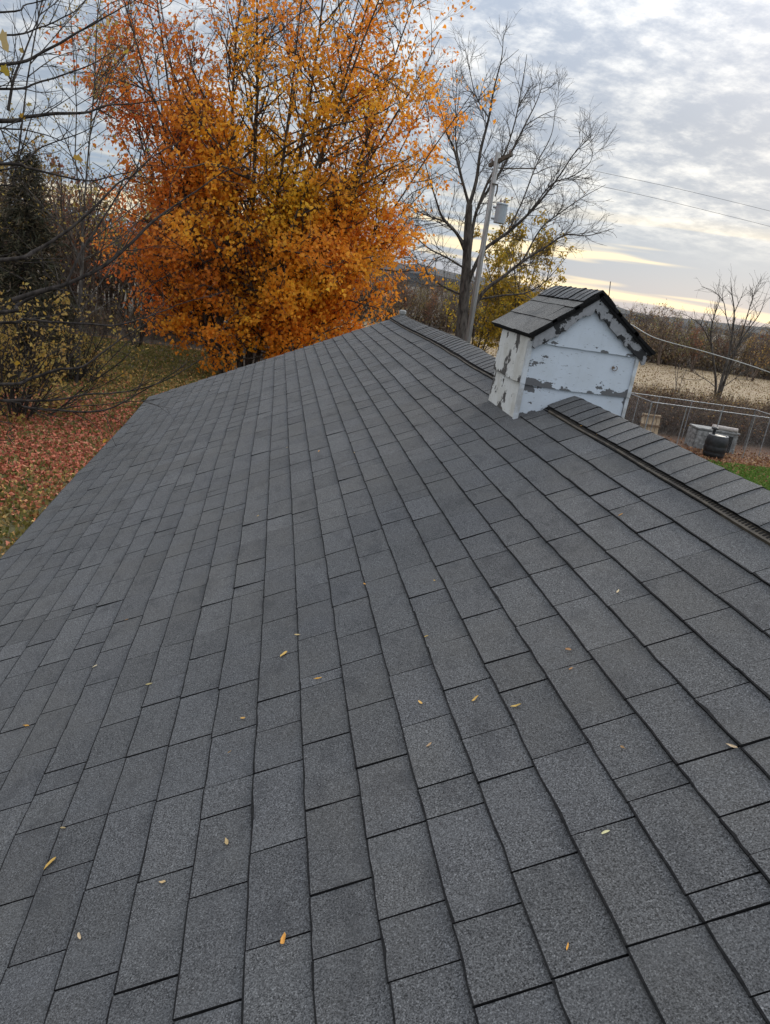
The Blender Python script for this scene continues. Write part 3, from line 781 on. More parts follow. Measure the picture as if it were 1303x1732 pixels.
# ------------------------------------------------------------------ orange maple behind the house
def maple():
    t = Tree(21); rng = t.rng
    base = np.array([-.9, 33.0, 0.0])
    root = tag(empty('maple_tree', tuple(base)), 'big spreading maple in orange and gold autumn leaf behind the roof', 'tree')
    cfg = [dict(seg=12, wig=.045, up=.03, kids=1.55, per_m=True, t0=.10, ang=52, len=4.3, rk=.042, sides=7, tip=.12, rmin=.012),
           dict(seg=7, wig=.11, up=.045, kids=2.3, per_m=True, t0=.15, ang=42, len=1.7, rk=.015, sides=4, rmin=.006),
           dict(seg=4, wig=.16, up=.02, kids=3.0, per_m=True, t0=.1, ang=42, len=.75, rk=.005, sides=3, rmin=.0025, leaf=2),
           dict(seg=2, wig=.2, up=0, leaf=3, sides=3, rmin=.0015)]
    # stems leave the ground close together and fan out
    fans = [(a_+rng.normal(0, 1.0), rng.normal(0, .6)) for a_ in np.linspace(-34, 34, 23)]
    for i, (a, dy) in enumerate(fans):
        L = 18.5-abs(a)*.15+rng.normal(0, 1.0)
        dy *= .6; p0 = base+np.array([a*.034+rng.normal(0, .1), dy*.7, -.1])
        d = np.array([math.sin(rad(a*.85)), dy*.22, math.cos(rad(a*.85))])
        t.grow(p0, d, L, rng.uniform(.06, .13), 0, cfg)
    # low side limbs that carry the skirt of leaves over the eaves
    for i in range(40):
        a = rng.uniform(50, 95)*(-1 if i % 2 else 1); z = rng.uniform(1.0, 9.0); L = rng.uniform(4.0, 6.4)
        d = np.array([math.sin(rad(a)), rng.normal(-.45, .45), math.cos(rad(a))]); t.grow(base+np.array([np.sign(a)*.3, rng.normal(0, .4), z]), d, L, .05, 1, [cfg[0], dict(cfg[1], kids=2.6, len=1.9, seg=8, up=.02), cfg[2], cfg[3]])
    for i in range(22):
        d = np.array([rng.normal(0, 1.1), -1, rng.uniform(-.35, .4)]); t.grow(base+np.array([rng.normal(0, .5), -.3, rng.uniform(.6, 4)]), d, rng.uniform(2.0, 3.6), .04, 1, [cfg[0], dict(cfg[1], kids=2.6, len=1.6, seg=8, up=.02), cfg[2], cfg[3]])
    t.wood('trunk', M_BARK, root)
    A = np.array(t.anch)
    x = (A[:, 0]-base[0]); z = A[:, 2]
    # leaves have already fallen from the top and from the left shoulder
    keep = np.clip(1.50-.074*z, .12, 1)*np.where(x < -3.6, .72, 1.0)
    keep *= np.clip(.62+.45*np.clip((9.5-z)/4, 0, 1)+1.15*vnoise(A, .7, 2), .05, 1)
    keep = np.where(z > 12.5, keep*.7, keep)
    A = A[rng.random(len(A)) < keep]
    n = len(A); rep = 3; A = np.repeat(A, rep, 0)+rng.normal(0, .15, (n*rep, 3)); n = len(A); x = A[:, 0]-base[0]; z = A[:, 2]
    gold = np.clip(.85*np.exp(-(((x-.6)/3.2)**2+((z-8.4)/3.8)**2))+.75*vnoise(A, .75, 4)+rng.normal(0, .10, n), 0, 1)[:, None]
    redd = np.clip(np.clip((-x-.8)/4, 0, 1)*.75+np.clip((z-11)/6, 0, 1)*.35+.45*vnoise(A, .7, 9)+rng.normal(0, .10, n), 0, 1)[:, None]
    c = np.array([.90, .36, .035])*(1-gold)+np.array([.86, .52, .04])*gold
    c = c*(1-redd)+np.array([.68, .19, .04])*redd
    c = np.clip(c*(1+rng.normal(0, .10, (n, 1)))*(1+.12*vnoise(A, 2.2, 6))[:, None], .01, .95)
    out = A-(base+np.array([0, 0, 5.0])); out /= np.linalg.norm(out, axis=1)[:, None]; out = out+np.array([0, -.35, .35])
    leaves('crown', A, rng.uniform(.10, .17, n), c, rng, M_LEAF, root, shape='maple6', droop=.45, face=out)
maple()

# ------------------------------------------------------------------ bare tree behind the pole
def z4(pts): return [(640+.353*x, 30+.353*y) for x, y in pts]
def bare_tree():
    t = Tree(5); rng = t.rng; D = 42.0
    b = at_y((772, 640), D); base = np.array([b[0], D, 0.])
    root = tag(empty('bare_tree', tuple(base)), 'tall leafless tree spreading wide just left of the utility pole', 'tree')
    cfg = [dict(kids=2.7, per_m=True, t0=.15, ang=40, len=2.2, rk=.022, sides=7),
           dict(seg=6, wig=.13, up=.05, kids=2.7, per_m=True, t0=.12, ang=38, len=1.5, rk=.017, sides=4, rmin=.009),
           dict(seg=4, wig=.17, up=.03, kids=3.0, per_m=True, t0=.1, ang=38, len=.8, rk=.009, sides=3, rmin=.007),
           dict(seg=2, wig=.2, up=.02, leaf=1, sides=3, rmin=.006)]
    tr = catmull(np.vstack([base-[0, 0, .1], pxl(z4([(398, 1500), (415, 1300), (425, 1150), (430, 1000), (437, 895)]), (D, D))]), 5)
    t.add(tr, np.linspace(.36, .17, len(tr)), 10)
    limbs = [([(435, 900), (400, 770), (360, 620), (330, 560), (300, 450), (285, 380)], .10, -1.5), ([(437, 900), (470, 780), (490, 640), (530, 480), (555, 340), (590, 200), (600, 95)], .13, .5),
             ([(436, 890), (405, 790), (372, 600), (372, 450), (355, 320)], .09, 1.8), ([(428, 1280), (455, 1210), (510, 1110), (620, 1030), (720, 940), (800, 850), (880, 740), (940, 650), (1030, 560)], .15, -2.0),
             ([(432, 1180), (470, 930), (560, 780), (640, 640), (700, 520), (760, 400), (790, 310)], .12, 2.0), ([(470, 930), (520, 800), (565, 715), (610, 640), (660, 480), (700, 260), (712, 175)], .09, -.5),
             ([(420, 1130), (380, 1040), (310, 960), (270, 850), (240, 750), (210, 650)], .11, -1.8), ([(412, 1080), (340, 990), (240, 950), (160, 910), (100, 870)], .075, 1.2),
             ([(412, 1200), (330, 1150), (250, 1110), (150, 1040), (50, 1050)], .07, -2.4), ([(405, 1330), (300, 1280), (220, 1210), (140, 1130), (50, 1070)], .08, 2.4),
             ([(420, 1470), (500, 1320), (600, 1240), (690, 1170), (800, 1100), (900, 1040), (1000, 1045), (1130, 1010)], .14, -2.6), ([(480, 1350), (600, 1330), (700, 1320), (780, 1280), (850, 1210), (900, 1150)], .07, -1.0),
             ([(720, 940), (830, 800), (930, 760), (1010, 700), (1030, 640)], .05, -1.6), ([(690, 1170), (780, 1010), (880, 930), (980, 860), (1090, 800)], .06, 1.0), ([(620, 1030), (690, 880), (760, 700), (830, 560), (850, 420)], .06, 1.0), ([(530, 480), (470, 380), (440, 260), (415, 150)], .045, 1.2), ([(700, 520), (780, 470), (850, 440)], .035, .8)]
    for pts, r, dy in limbs:
        P = catmull(pxl(z4(pts), (D, D+dy)), 5); t.limb(P, np.linspace(r*.85, .012, len(P)), 0, cfg)
    t.wood('trunk', M_BARKG, root)
    A = np.array(t.anch); A = A[(A[:, 2] < 11) & (rng.random(len(A)) < .05)]
    n = len(A); leaves('crown', A, rng.uniform(.08, .14, n), palette(rng, n, [(.30, .20, .05), (.22, .11, .04)], [1, 1]), rng, M_LEAF, root, shape='oval')
bare_tree()

def simple_tree(name, label, base, H, spread, seed, bark, cols, w, leaf=2, keep=1.0, size=(.08, .14), stems=1, group=None, dens=1.0, shape='oval', tkids=1.6, r=.10, minz=0, lenf=.28, t0=.15):
    t = Tree(seed); rng = t.rng; base = np.array(base, float)
    root = tag(empty(name, tuple(base)), label, 'tree', group)
    cfg = [dict(seg=9, wig=.06, up=.05, kids=tkids*dens, per_m=True, t0=t0, ang=45, len=H*lenf, rk=.03, sides=6, tip=.12, rmin=.01),
           dict(seg=5, wig=.13, up=.05, kids=2.3*dens, per_m=True, t0=.1, ang=42, len=H*.11, rk=.013, sides=4, rmin=.006),
           dict(seg=3, wig=.18, up=.02, kids=2.5, per_m=True, t0=.1, ang=42, len=.55, rk=.007, sides=3, rmin=.0045),
           dict(seg=2, wig=.2, up=0, leaf=leaf, sides=3, rmin=.0035)]
    for i in range(stems):
        a = rng.normal(0, spread); b = rng.normal(0, spread)
        t.grow(base+np.array([a*.5, b*.5, -.05]), np.array([a, b, 1.0]), H*rng.uniform(.85, 1.05), r*rng.uniform(.7, 1.1), 0, cfg)
    t.wood('trunk', bark, root)
    if cols:
        A = np.array(t.anch); A = A[(rng.random(len(A)) < keep*np.clip(.7+.7*vnoise(A, .9, seed), .05, 1)) & (A[:, 2] > minz)]; A = A+rng.normal(0, .08, A.shape); n = len(A)
        leaves('crown', A, rng.uniform(size[0], size[1], n), palette(rng, n, cols, w), rng, M_LEAF, root, shape=shape)
    return root

YEL = [(.52, .34, .03), (.42, .27, .035), (.30, .22, .04), (.24, .21, .05)]
p = at_y((858, 640), 47); simple_tree('yellow_tree', 'tree in yellow leaf behind the utility pole and the chimney box', (p[0]+.2, 47, 0), 9.6, .20, 31, M_BARKG, YEL, [3, 3, 2, 1], leaf=12, keep=1.5, size=(.13, .22), stems=8, dens=1.2, r=.08)
p = at_y((770, 640), 52); simple_tree('yellow_tree', 'low yellow tree behind the trunk of the bare tree', (p[0]+.5, 50, 0), 7.0, .3, 37, M_BARKG, YEL, [2, 3, 2, 2], leaf=10, keep=1.4, size=(.12, .20), stems=7, dens=1.2, r=.06)

# bare multi-stemmed tree behind the kennel on the right
def right_tree():
    t = Tree(14); rng = t.rng; D = 45.0
    base = at_z((1213, 690)); D = base[1]
    root = tag(empty('bare_tree', tuple(base)), 'small leafless many-stemmed tree behind the kennel fence', 'tree')
    z6 = lambda pts: [(1000+.2484*x, 430+.2483*y) for x, y in pts]
    cfg = [dict(kids=2.4, per_m=True, t0=.22, ang=35, len=1.9, rk=.022, sides=6), dict(seg=5, wig=.13, up=.06, kids=2.4, per_m=True, t0=.12, ang=36, len=.95, rk=.011, sides=4, rmin=.006),
           dict(seg=3, wig=.17, up=.04, leaf=1, sides=3, rmin=.005)]
    for pts, r, dy in (([(835, 1040), (850, 880), (830, 700), (815, 560), (830, 450), (870, 330), (880, 230)], .09, -.4), ([(845, 1040), (890, 860), (930, 720), (960, 560), (975, 400), (960, 270), (950, 160)], .12, .5), ([(850, 1040), (905, 880), (945, 760), (1010, 600), (1080, 500), (1150, 400), (1200, 260)], .10, -.8),
                       ([(945, 690), (1030, 600), (1120, 520), (1210, 460)], .05, .8), ([(830, 640), (760, 500), (690, 440), (620, 400)], .04, -.6), ([(840, 900), (790, 860), (700, 810), (640, 790)], .035, .6), ([(960, 560), (920, 420), (900, 320), (830, 250), (750, 220)], .04, .9), ([(1010, 600), (1060, 430), (1100, 300), (1130, 210)], .045, -.7), ([(975, 400), (1020, 300), (1060, 220)], .03, .4), ([(905, 900), (990, 840), (1080, 780), (1150, 770)], .03, -.5)):
        P = catmull(pxl(z6(pts), (D, D+dy*2)), 5); P[0] = P[0]*1.0; t.limb(P, np.linspace(r, .009, len(P)), 0, cfg)
    for k in (-.25, .1, .35): P = catmull(np.array([base+[k, 0, -.1], base+[k*.7, .05, .6], pxl(z6([(842, 1030)]), (D, D))[0]+[k*.2, 0, .3]]), 4); t.add(P, np.linspace(.13, .09, len(P)), 7)
    t.wood('trunk', M_BARKG, root)
right_tree()
p = at_z((1140, 690)); simple_tree('sapling', 'thin sapling with pale green leaves left of the bare tree beyond the kennel', (p[0], p[1], 0), 2.9, .12, 52, M_BARKG, [(.20, .21, .04), (.32, .27, .05), (.13, .16, .04)], [3, 2, 1], leaf=2, keep=.5, size=(.07, .12), stems=3, r=.03, dens=1.0)

# ------------------------------------------------------------------ left side: evergreen, yellow shrubs, thin trees
def evergreen():
    rng = np.random.default_rng(77); base = np.array([-8.3, 27.5, 0.]); H = 7.2
    root = tag(empty('evergreen_tree', tuple(base)), 'dark dense evergreen behind the yellow-leaved shrub at the left edge', 'tree')
    t = Tree(3); t.add(np.array([base-[0, 0, .1], base+[0, 0, H*.5], base+[.1, 0, H]]), np.array([.16, .10, .02]), 8)
    pos = []; dr = []
    for i in range(330):
        z = H*(.04+.94*rng.random()**1.15); R = 2.3*(1-z/H)**.8+.12; a = rng.uniform(0, 2*math.pi); R *= rng.uniform(.55, 1.1)
        d = np.array([math.cos(a), math.sin(a), rng.uniform(-.25, .25)]); n = 5
        P = np.array([base+[0, 0, z]+d*R*u+np.array([0, 0, -.25*R*u*u]) for u in np.linspace(0, 1, n)]); t.add(P, np.linspace(.025, .006, n), 3)
        m_ = int(70*R/2)+8; u = rng.random(m_)**.6; q = P[0]+(P[-1]-P[0])*u[:, None]+np.array([0, 0, -.25*R])*(u*u-u)[:, None]
        pos.append(q+rng.normal(0, .10, q.shape)); e = np.tile(d, (m_, 1))*.8+rng.normal(0, .55, (m_, 3)); e[:, 2] -= .25; dr.append(e)
    t.wood('trunk', M_BARKD, root); pos = np.vstack(pos); dr = np.vstack(dr); n = len(pos)
    leaves('crown', pos, rng.uniform(.12, .30, n), palette(rng, n, [(.042, .042, .026), (.07, .064, .038), (.13, .10, .06)], [3, 3, 2]), rng, M_DRY, root, shape='blade2', dirs=dr)
evergreen()
STRAW = [(.44, .29, .07), (.36, .24, .075), (.50, .36, .12), (.27, .18, .07)]
p = at_z((40, 705)); simple_tree('yellow_shrub', 'tangled shrub with small yellow leaves in front of the dark evergreen', (p[0]-.2, p[1], 0), 3.4, .55, 61, M_BARKD, STRAW, [3, 3, 2, 1], leaf=9, keep=1.3, size=(.08, .15), stems=20, r=.03, dens=1.6, lenf=.42, t0=.02)
p = at_z((150, 660)); simple_tree('yellow_shrub', 'lower yellow-leaved shrub beside the lawn right of the evergreen', (p[0]-.9, p[1]+1.2, 0), 2.6, .5, 62, M_BARKD, STRAW, [3, 3, 2, 1], leaf=8, keep=1.2, size=(.07, .13), stems=12, r=.03, dens=1.5, lenf=.42, t0=.02)
PALE = [(.52, .39, .10), (.44, .32, .10), (.38, .26, .09)]
for X, Y, H, sd, st, lab in ((-6.4, 26.5, 14, 71, 2, 'tall thin tree with sparse yellow leaves, nearest the maple on its left'), (-9.6, 28, 16, 72, 3, 'tall thin tree with sparse yellow leaves rising behind the evergreen'), (-10.4, 22.5, 13, 73, 2, 'thin leaning tree with a few yellow leaves at the left edge of the photo')):
    simple_tree('thin_tree', lab, (X, Y, 0), H, .16, sd, M_BARKG, PALE, [3, 2, 2], leaf=4, keep=.85, size=(.07, .12), stems=st, r=.05, dens=1.0, group='thin yellow-leaved trees on the left', tkids=1.3, lenf=.3)
RUST = [(.36, .12, .04), (.30, .09, .04), (.40, .17, .05)]
p = at_z((215, 588)); simple_tree('rusty_sapling', 'low shrub with rusty red leaves at the edge of the wood left of the maple', (p[0]+.3, p[1]+1, 0), 5.6, .3, 66, M_BARKD, RUST, [3, 2, 2], leaf=2, keep=.55, size=(.09, .15), stems=6, r=.04, dens=1.1, shape='maple')

# ------------------------------------------------------------------ overhanging tree whose branches enter from the left
def overhang():
    t = Tree(9); rng = t.rng
    base = np.array([-6.4, 9.2, 0.])
    root = tag(empty('overhanging_tree', tuple(base)), 'nearly leafless tree whose dark branches reach in from the left edge', 'tree')
    tr = catmull([base-[0, 0, .1], base+[.1, 0, 2.5], base+[.0, .1, 5], base+[.15, .2, 7.4], base+[.3, .1, 10]], 5)
    t.add(tr, np.linspace(.19, .06, len(tr)), 10)
    cfg = [dict(kids=3.0, per_m=True, t0=.12, ang=34, len=.80, rk=.006, sides=6, taper=1), dict(seg=5, wig=.12, up=.03, kids=3.0, per_m=True, t0=.15, ang=38, len=.42, rk=.0035, sides=4, rmin=.0016),
           dict(seg=3, wig=.15, up=.02, leaf=1, sides=3, rmin=.0012)]
    k = .3454
    L = [([(0, 318), (220, 255), (420, 145), (560, 65), (680, 0)], .016, (9.2, 9.6)), ([(0, 590), (120, 570), (270, 555), (420, 545), (520, 510), (640, 500), (860, 480)], .020, (8.8, 9.5)),
         ([(0, 435), (180, 410), (330, 365), (480, 300), (600, 220)], .012, (9.4, 9.9)), ([(0, 630), (110, 635), (240, 660), (330, 690)], .008, (8.6, 9.0)),
         ([(0, 800), (140, 820), (260, 850), (430, 880), (590, 850), (690, 830)], .014, (8.6, 9.2)), ([(0, 1275), (180, 1225), (350, 1110), (470, 1000), (560, 900), (660, 840), (800, 690)], .019, (8.2, 9.0)),
         ([(330, 1380), (400, 1230), (470, 1130), (540, 1030), (620, 920), (760, 780), (900, 700)], .012, (8.3, 8.9)), ([(60, 1470), (200, 1425), (340, 1385), (510, 1300), (640, 1190), (740, 1090), (830, 1020), (960, 930), (1100, 840), (1210, 810)], .022, (8.2, 9.2)),
         ([(40, 540), (70, 380), (110, 280), (160, 140), (225, 0)], .015, (10, 10.4)), ([(0, 835), (200, 720), (400, 640), (520, 560)], .010, (9.8, 10.3)),
         ([(0, 910), (60, 870), (130, 640), (165, 500), (150, 330)], .009, (10, 10.2)), ([(0, 60), (130, 20), (300, -30)], .010, (9, 9.3)), ([(0, 170), (200, 140), (380, 60), (470, -20)], .010, (9.5, 10)), ([(830, 1015), (840, 900), (900, 770)], .004, (8.7, 8.8)), ([(200, 1200), (210, 1300), (215, 1415)], .004, (8.2, 8.25))]
    L = [([(x*k, y*k) for x, y in pts], r, D) for pts, r, D in L]
    k2 = .3454; z2 = lambda pts: [(x*k2, 450+y*k2) for x, y in pts]
    L += [(z2([(0, 225), (90, 190), (200, 130), (330, 85), (430, 40), (520, 0)]), .020, (8.2, 8.8)), (z2([(0, 275), (120, 255), (260, 265), (420, 265), (560, 270), (660, 240), (760, 205), (900, 150), (1100, 90)]), .014, (8.3, 9.2)),
          (z2([(0, 580), (150, 550), (280, 505), (400, 490), (500, 420), (600, 350), (720, 280), (820, 190)]), .016, (8.6, 9.4)), (z2([(0, 660), (160, 662), (300, 655), (430, 632), (560, 630), (700, 605), (820, 560), (920, 500), (990, 455)]), .012, (8.6, 9.4)),
          (z2([(0, 660), (120, 695), (270, 712), (430, 722), (530, 712), (620, 670), (720, 610), (830, 545), (900, 500)]), .013, (8.6, 9.3)), (z2([(290, 700), (400, 686), (520, 680), (650, 660), (780, 650)]), .006, (8.9, 9.2)), (z2([(510, 725), (535, 770), (550, 800)]), .004, (9, 9)), (z2([(0, 765), (30, 830), (70, 880)]), .005, (8.6, 8.6)), (z2([(0, 860), (40, 830)]), .004, (8.6, 8.7)), (z2([(150, 550), (215, 470), (250, 400)]), .006, (8.7, 8.8))]
    roots = [np.array([tr[int(len(tr)*f)]]) for f in (.2, .3, .4, .5, .6, .7)]
    for pts, r, D in L:
        P = pxl(pts, D)
        if pts[0][0] < 1:   # carry the bough on to the trunk outside the frame
            j = tr[np.argmin(np.abs(tr[:, 2]-(P[0][2]-.5)))]; P = np.vstack([j[None], (j*.5+P[0]*.5+[0, 0, .05])[None], P])
        P = catmull(P, 5); P += np.cumsum(rng.normal(0, .004, P.shape), 0)*np.linspace(0, 1, len(P))[:, None]
        t.limb(P, np.linspace(r*1.5 if pts[0][0] < 1 else r*1.25, .004, len(P)), 0, cfg)
    t.wood('trunk', M_BARKD, root)
    A = np.array(t.anch); A = A[rng.random(len(A)) < .075]; n = len(A)
    A = np.vstack([A, at_y((5, 52), 3.2)[None], at_y((138, 268), 6.5)[None], at_y((218, 85), 7)[None], at_y((3, 112), 5)[None], at_y((180, 38), 8)[None]])
    sz = np.r_[rng.uniform(.04, .065, n), [.07, .07, .06, .06, .07]]; n = len(A)
    leaves('crown', A, sz, palette(rng, n, [(.46, .30, .04), (.40, .22, .03), (.34, .26, .08)], [3, 2, 2]), rng, M_LEAF, root, shape='maple', droop=.8)
overhang()

# ------------------------------------------------------------------ woods: many trees that read as one mass
def woods():
    protos = []
    BC = [[(.22, .13, .06), (.17, .11, .06)], [(.34, .21, .06), (.28, .19, .07)], [(.13, .085, .055), (.10, .075, .055)], [(.24, .10, .05), (.18, .085, .05)], None, [(.20, .18, .06), (.26, .21, .08)], [(.20, .13, .07), (.14, .10, .06)]]
    for i, bc in enumerate(BC):
        t = Tree(100+i); rng = t.rng; H = 9.0
        cfg = [dict(seg=6, wig=.06, up=.04, kids=2.0, per_m=True, t0=.18, ang=38, len=3.0, rk=.05, sides=4, tip=.15, rmin=.02), dict(seg=4, wig=.14, up=.07, kids=1.6, per_m=True, t0=.1, ang=38, len=1.5, rk=.028, sides=3, rmin=.014), dict(seg=2, wig=.2, up=.03, leaf=5, sides=3, rmin=.013)]
        for k in range(3+i % 2): a, b = rng.normal(0, .16, 2); t.grow(np.array([a*2, b*2, -.1]), np.array([a, b, 1.]), H*rng.uniform(.8, 1), .13, 0, cfg)
        V, F = t.wood_arrays(); A = np.array(t.anch); lv = None
        if bc:
            A = A[rng.random(len(A)) < np.clip(.55+.8*vnoise(A, .5, i), 0, 1)]; n = len(A); A = A+rng.normal(0, .22, A.shape)
            lv = leaf_arrays(A, rng.uniform(.16, .32, n), palette(rng, n, bc, [1]*len(bc), .2), rng, 'quad')
        protos.append((V, F, lv))
    def patch(name, label, spots, seed, hs):
        rng = np.random.default_rng(seed); Vs = []; Fs = []; o = 0; LV = []; LF = []; LC = []; lo = 0
        for X, Y in spots:
            V, F, lv = protos[rng.integers(len(protos))]; a = rng.uniform(0, 6.28); s = hs*rng.uniform(.7, 1.2); c_, s_ = math.cos(a)*s, math.sin(a)*s
            R = np.array([[c_, -s_, 0], [s_, c_, 0], [0, 0, s*rng.uniform(.9, 1.15)]]); off = np.array([X, Y, 0])
            Vs.append(V@R.T+off); Fs.append(F+o); o += len(V)
            if lv: LV.append(lv[0]@R.T+off); LF.append(lv[1]+lo); LC.append(lv[2]*rng.uniform(.7, 1.25)); lo += len(lv[0])
        e = tag(empty(name, (spots[0][0], spots[0][1], 0)), label, 'woods', kind='stuff')
        mesh_obj('trunk', np.vstack(Vs), np.vstack(Fs), M_BARKB, e); mesh_obj('crown', np.vstack(LV), np.vstack(LF), M_LEAF, e, col=np.vstack(LC))
        return e
    rng = np.random.default_rng(4)
    s = [(x+rng.normal(0, .8), 82+r*4.5+rng.normal(0, 1.2)+(3 if x < 10 else 0)) for r in range(4) for x in np.arange(-4, 74, 1.55)]
    patch('far_woods', 'brown and rusty autumn woods along the far edge of the field', s, 1, .55)
    s = [(x+rng.normal(0, .7), 42.5+r*3.2+rng.normal(0, .9)+(abs(x+4)*.10)) for r in range(5) for x in np.arange(-26, 4, 1.7)]
    patch('near_woods', 'bare brown woods behind the lawn left of the maple', s, 2, .80)
    # single trees that stand out from the mass on the right
    for i, (px_, pj, H, lab) in enumerate((((1072, 617), 0, .72, 'brown tree in the far woods just right of the chimney box'), ((1128, 622), 6, .74, 'feathery tan tree standing proud of the far woods'), ((1160, 628), 5, .48, 'small yellow-green tree in front of the far woods'), ((1186, 633), 3, .56, 'reddish tree in the far woods left of the bare tree'), ((1283, 648), 1, .56, 'ochre tree in the far woods at the right edge'))):
        b = at_z(px_); V, F, lv = protos[pj]; a = i*1.3; c_, s_ = math.cos(a)*H, math.sin(a)*H; R = np.array([[c_, -s_, 0], [s_, c_, 0], [0, 0, H]]); off = np.array([b[0], b[1]+1.5, 0])
        e = tag(empty('autumn_tree', tuple(off)), lab, 'tree', 'trees standing out of the far woods'); mesh_obj('trunk', V@R.T+off, F, M_BARKB, e)
        if lv: mesh_obj('crown', lv[0]@R.T+off, lv[1], M_LEAF, e, col=lv[2]*1.15)
woods()

# ------------------------------------------------------------------ brush, weeds, stubble, grass, fallen leaves
def brush(name, label, spots, hmin, hmax, seed, mt, r, leafc, leafw, nleaf, lsize, stems=7, lean=.45):
    t = Tree(seed); rng = t.rng; pos = []
    for X, Y in spots:
        for k in range(stems):
            h = rng.uniform(hmin, hmax); a = rng.uniform(0, 6.28); l = abs(rng.normal(0, lean)); d = np.array([math.cos(a)*l, math.sin(a)*l, 1.]); P = [np.array([X+rng.normal(0, .25), Y+rng.normal(0, .25), 0])]
            for i in range(4): d = unit(d+rng.normal(0, .16, 3)-[0, 0, .06*l*i]); P.append(P[-1]+d*h/4)
            P = np.array(P); t.add(P, np.linspace(r, r*.35, 5), 3)
            for q in range(3):
                j = rng.integers(1, 4); dd = unit(unit(P[j+1]-P[j])+rng.normal(0, .5, 3)); Q = np.array([P[j], P[j]+dd*h*.18, P[j]+dd*h*.3+[0, 0, .03]]); t.add(Q, np.array([r*.6, r*.45, r*.25]), 3)
                pos += [Q[1], Q[2]]
    e = tag(empty(name, (spots[0][0], spots[0][1], 0)), label, 'brush', kind='stuff'); t.wood('stems', mt, e)
    if nleaf:
        pos = np.array(pos); pos = pos[rng.random(len(pos)) < nleaf]; n = len(pos); leaves('foliage', pos+rng.normal(0, .06, pos.shape), rng.uniform(*lsize, n), palette(rng, n, leafc, leafw, .2), rng, M_DRY, e, shape='quad')
def ground_cover():
    rng = np.random.default_rng(41)
    sp = [(x+rng.normal(0, .3), y) for x in np.arange(11, 42, .42) for y in (32.3+rng.normal(0, .4), 33.6+rng.normal(0, .6), 35+rng.normal(0, .6), 36.4+rng.normal(0, .6))]
    brush('brush_row', 'dense dark brown leafless brush behind the kennel', sp, 1.0, 2.0, 1, M_BARKB, .012, [(.10, .06, .04), (.16, .10, .05), (.30, .18, .06)], [3, 1, .3], 1.0, (.07, .13), 18)
    sp = [(x, y) for x, y in zip(rng.uniform(12, 55, 760), rng.uniform(36.6, 45, 760))]
    brush('weeds', 'tall golden dry weeds between the brush and the corn field', sp, .5, 1.25, 2, mat_noise('dry_weed_stalk', (.20, .13, .07), (.36, .26, .14), 5, .9), .009, [(.30, .195, .07), (.23, .15, .065), (.19, .155, .055), (.35, .26, .13)], [3, 3, 1, 1.5], .8, (.06, .13), 8, .3)
    sp = [(x, y) for x, y in zip(rng.uniform(-16, 2, 150), rng.uniform(38.5, 45, 150))]
    brush('undergrowth', 'brown undergrowth along the foot of the woods behind the left lawn', sp, .6, 1.8, 3, M_BARKB, .012, [(.12, .10, .04), (.18, .11, .05)], [1, 1], .5, (.08, .16), 8)
    sp = [(x, y) for x, y in zip(rng.uniform(-2, 74, 420), rng.uniform(79.5, 83, 420))]
    brush('field_edge_brush', 'dark scrub along the foot of the far woods', sp, 1.0, 3.0, 4, M_BARKB, .022, [(.12, .09, .05), (.16, .11, .06), (.22, .15, .06)], [2, 2, 1], .8, (.18, .36), 6)
    # corn stubble
    n = 26000; X = rng.uniform(-2, 75, n); row = rng.integers(0, 46, n); Y = 46+row*.76+rng.normal(0, .07, n)+.02*X
    d = np.stack([rng.normal(0, .5, n), rng.normal(0, .5, n), np.ones(n)], 1)
    o = leaves('corn_stubble', np.stack([X, Y, np.full(n, .02)], 1), rng.uniform(.06, .15, n), palette(rng, n, [(.28, .20, .105), (.21, .145, .07), (.35, .265, .15)], [2, 1, 1]), rng, M_DRY, shape='quad', dirs=d); tag(o, 'pale cut corn stubble standing in the field', 'stubble', kind='stuff')
    # lawn blades
    n = 75000; X = np.r_[rng.uniform(8, 28, n), rng.uniform(-14, -1.6, n)]; Y = np.r_[rng.uniform(13, 26.6, n), rng.uniform(-3, 39, n)]
    d = np.stack([rng.normal(0, .45, 2*n), rng.normal(0, .45, 2*n), np.ones(2*n)], 1)
    c = np.vstack([palette(rng, n, [(.085, .16, .025), (.12, .20, .035), (.17, .19, .05)], [3, 2, 1]), palette(rng, n, [(.13, .13, .032), (.20, .165, .05), (.28, .22, .09)], [2, 2, 1])])
    o = leaves('grass', np.stack([X, Y, np.zeros(2*n)], 1), rng.uniform(.06, .13, 2*n), c, rng, M_GRASS, shape='quad', dirs=d, curl=.5); tag(o, 'mown grass of the yard', 'grass', kind='stuff')
    # fallen leaves on the left lawn: a thick red carpet in the middle, thinner before and behind
    P = []
    n = 140000; Y = rng.uniform(-3, 40, n); X = -1.4-rng.random(n)*np.maximum(7, .36*Y+2)
    q = np.stack([X, Y, 0*X], 1); w = vnoise(q, .55, 3)*.35+vnoise(q, 1.6, 5)*.18
    dens = np.exp(-((Y-19.5)/4.4)**2)*1.25+np.exp(-((Y-28)/2.5)**2)*.35+.16
    keep = rng.random(n) < np.clip(dens+w, .05, 1); q = q[keep]; n = len(q); q[:, 2] = rng.uniform(.015, .06, n)
    d = rng.normal(0, 1, (n, 3)); d[:, 2] *= .28
    red = np.clip(1.6*np.exp(-((q[:, 1]-20)/4.8)**2)+.2*vnoise(q, .5, 8), 0, 1)
    c = np.where((rng.random(n) < red)[:, None], palette(rng, n, [(.42, .125, .07), (.48, .17, .10), (.30, .085, .052), (.52, .23, .13)], [3, 3, 2, 1.2]), palette(rng, n, [(.40, .23, .075), (.32, .16, .065), (.50, .32, .11)], [2, 2, 1.5]))
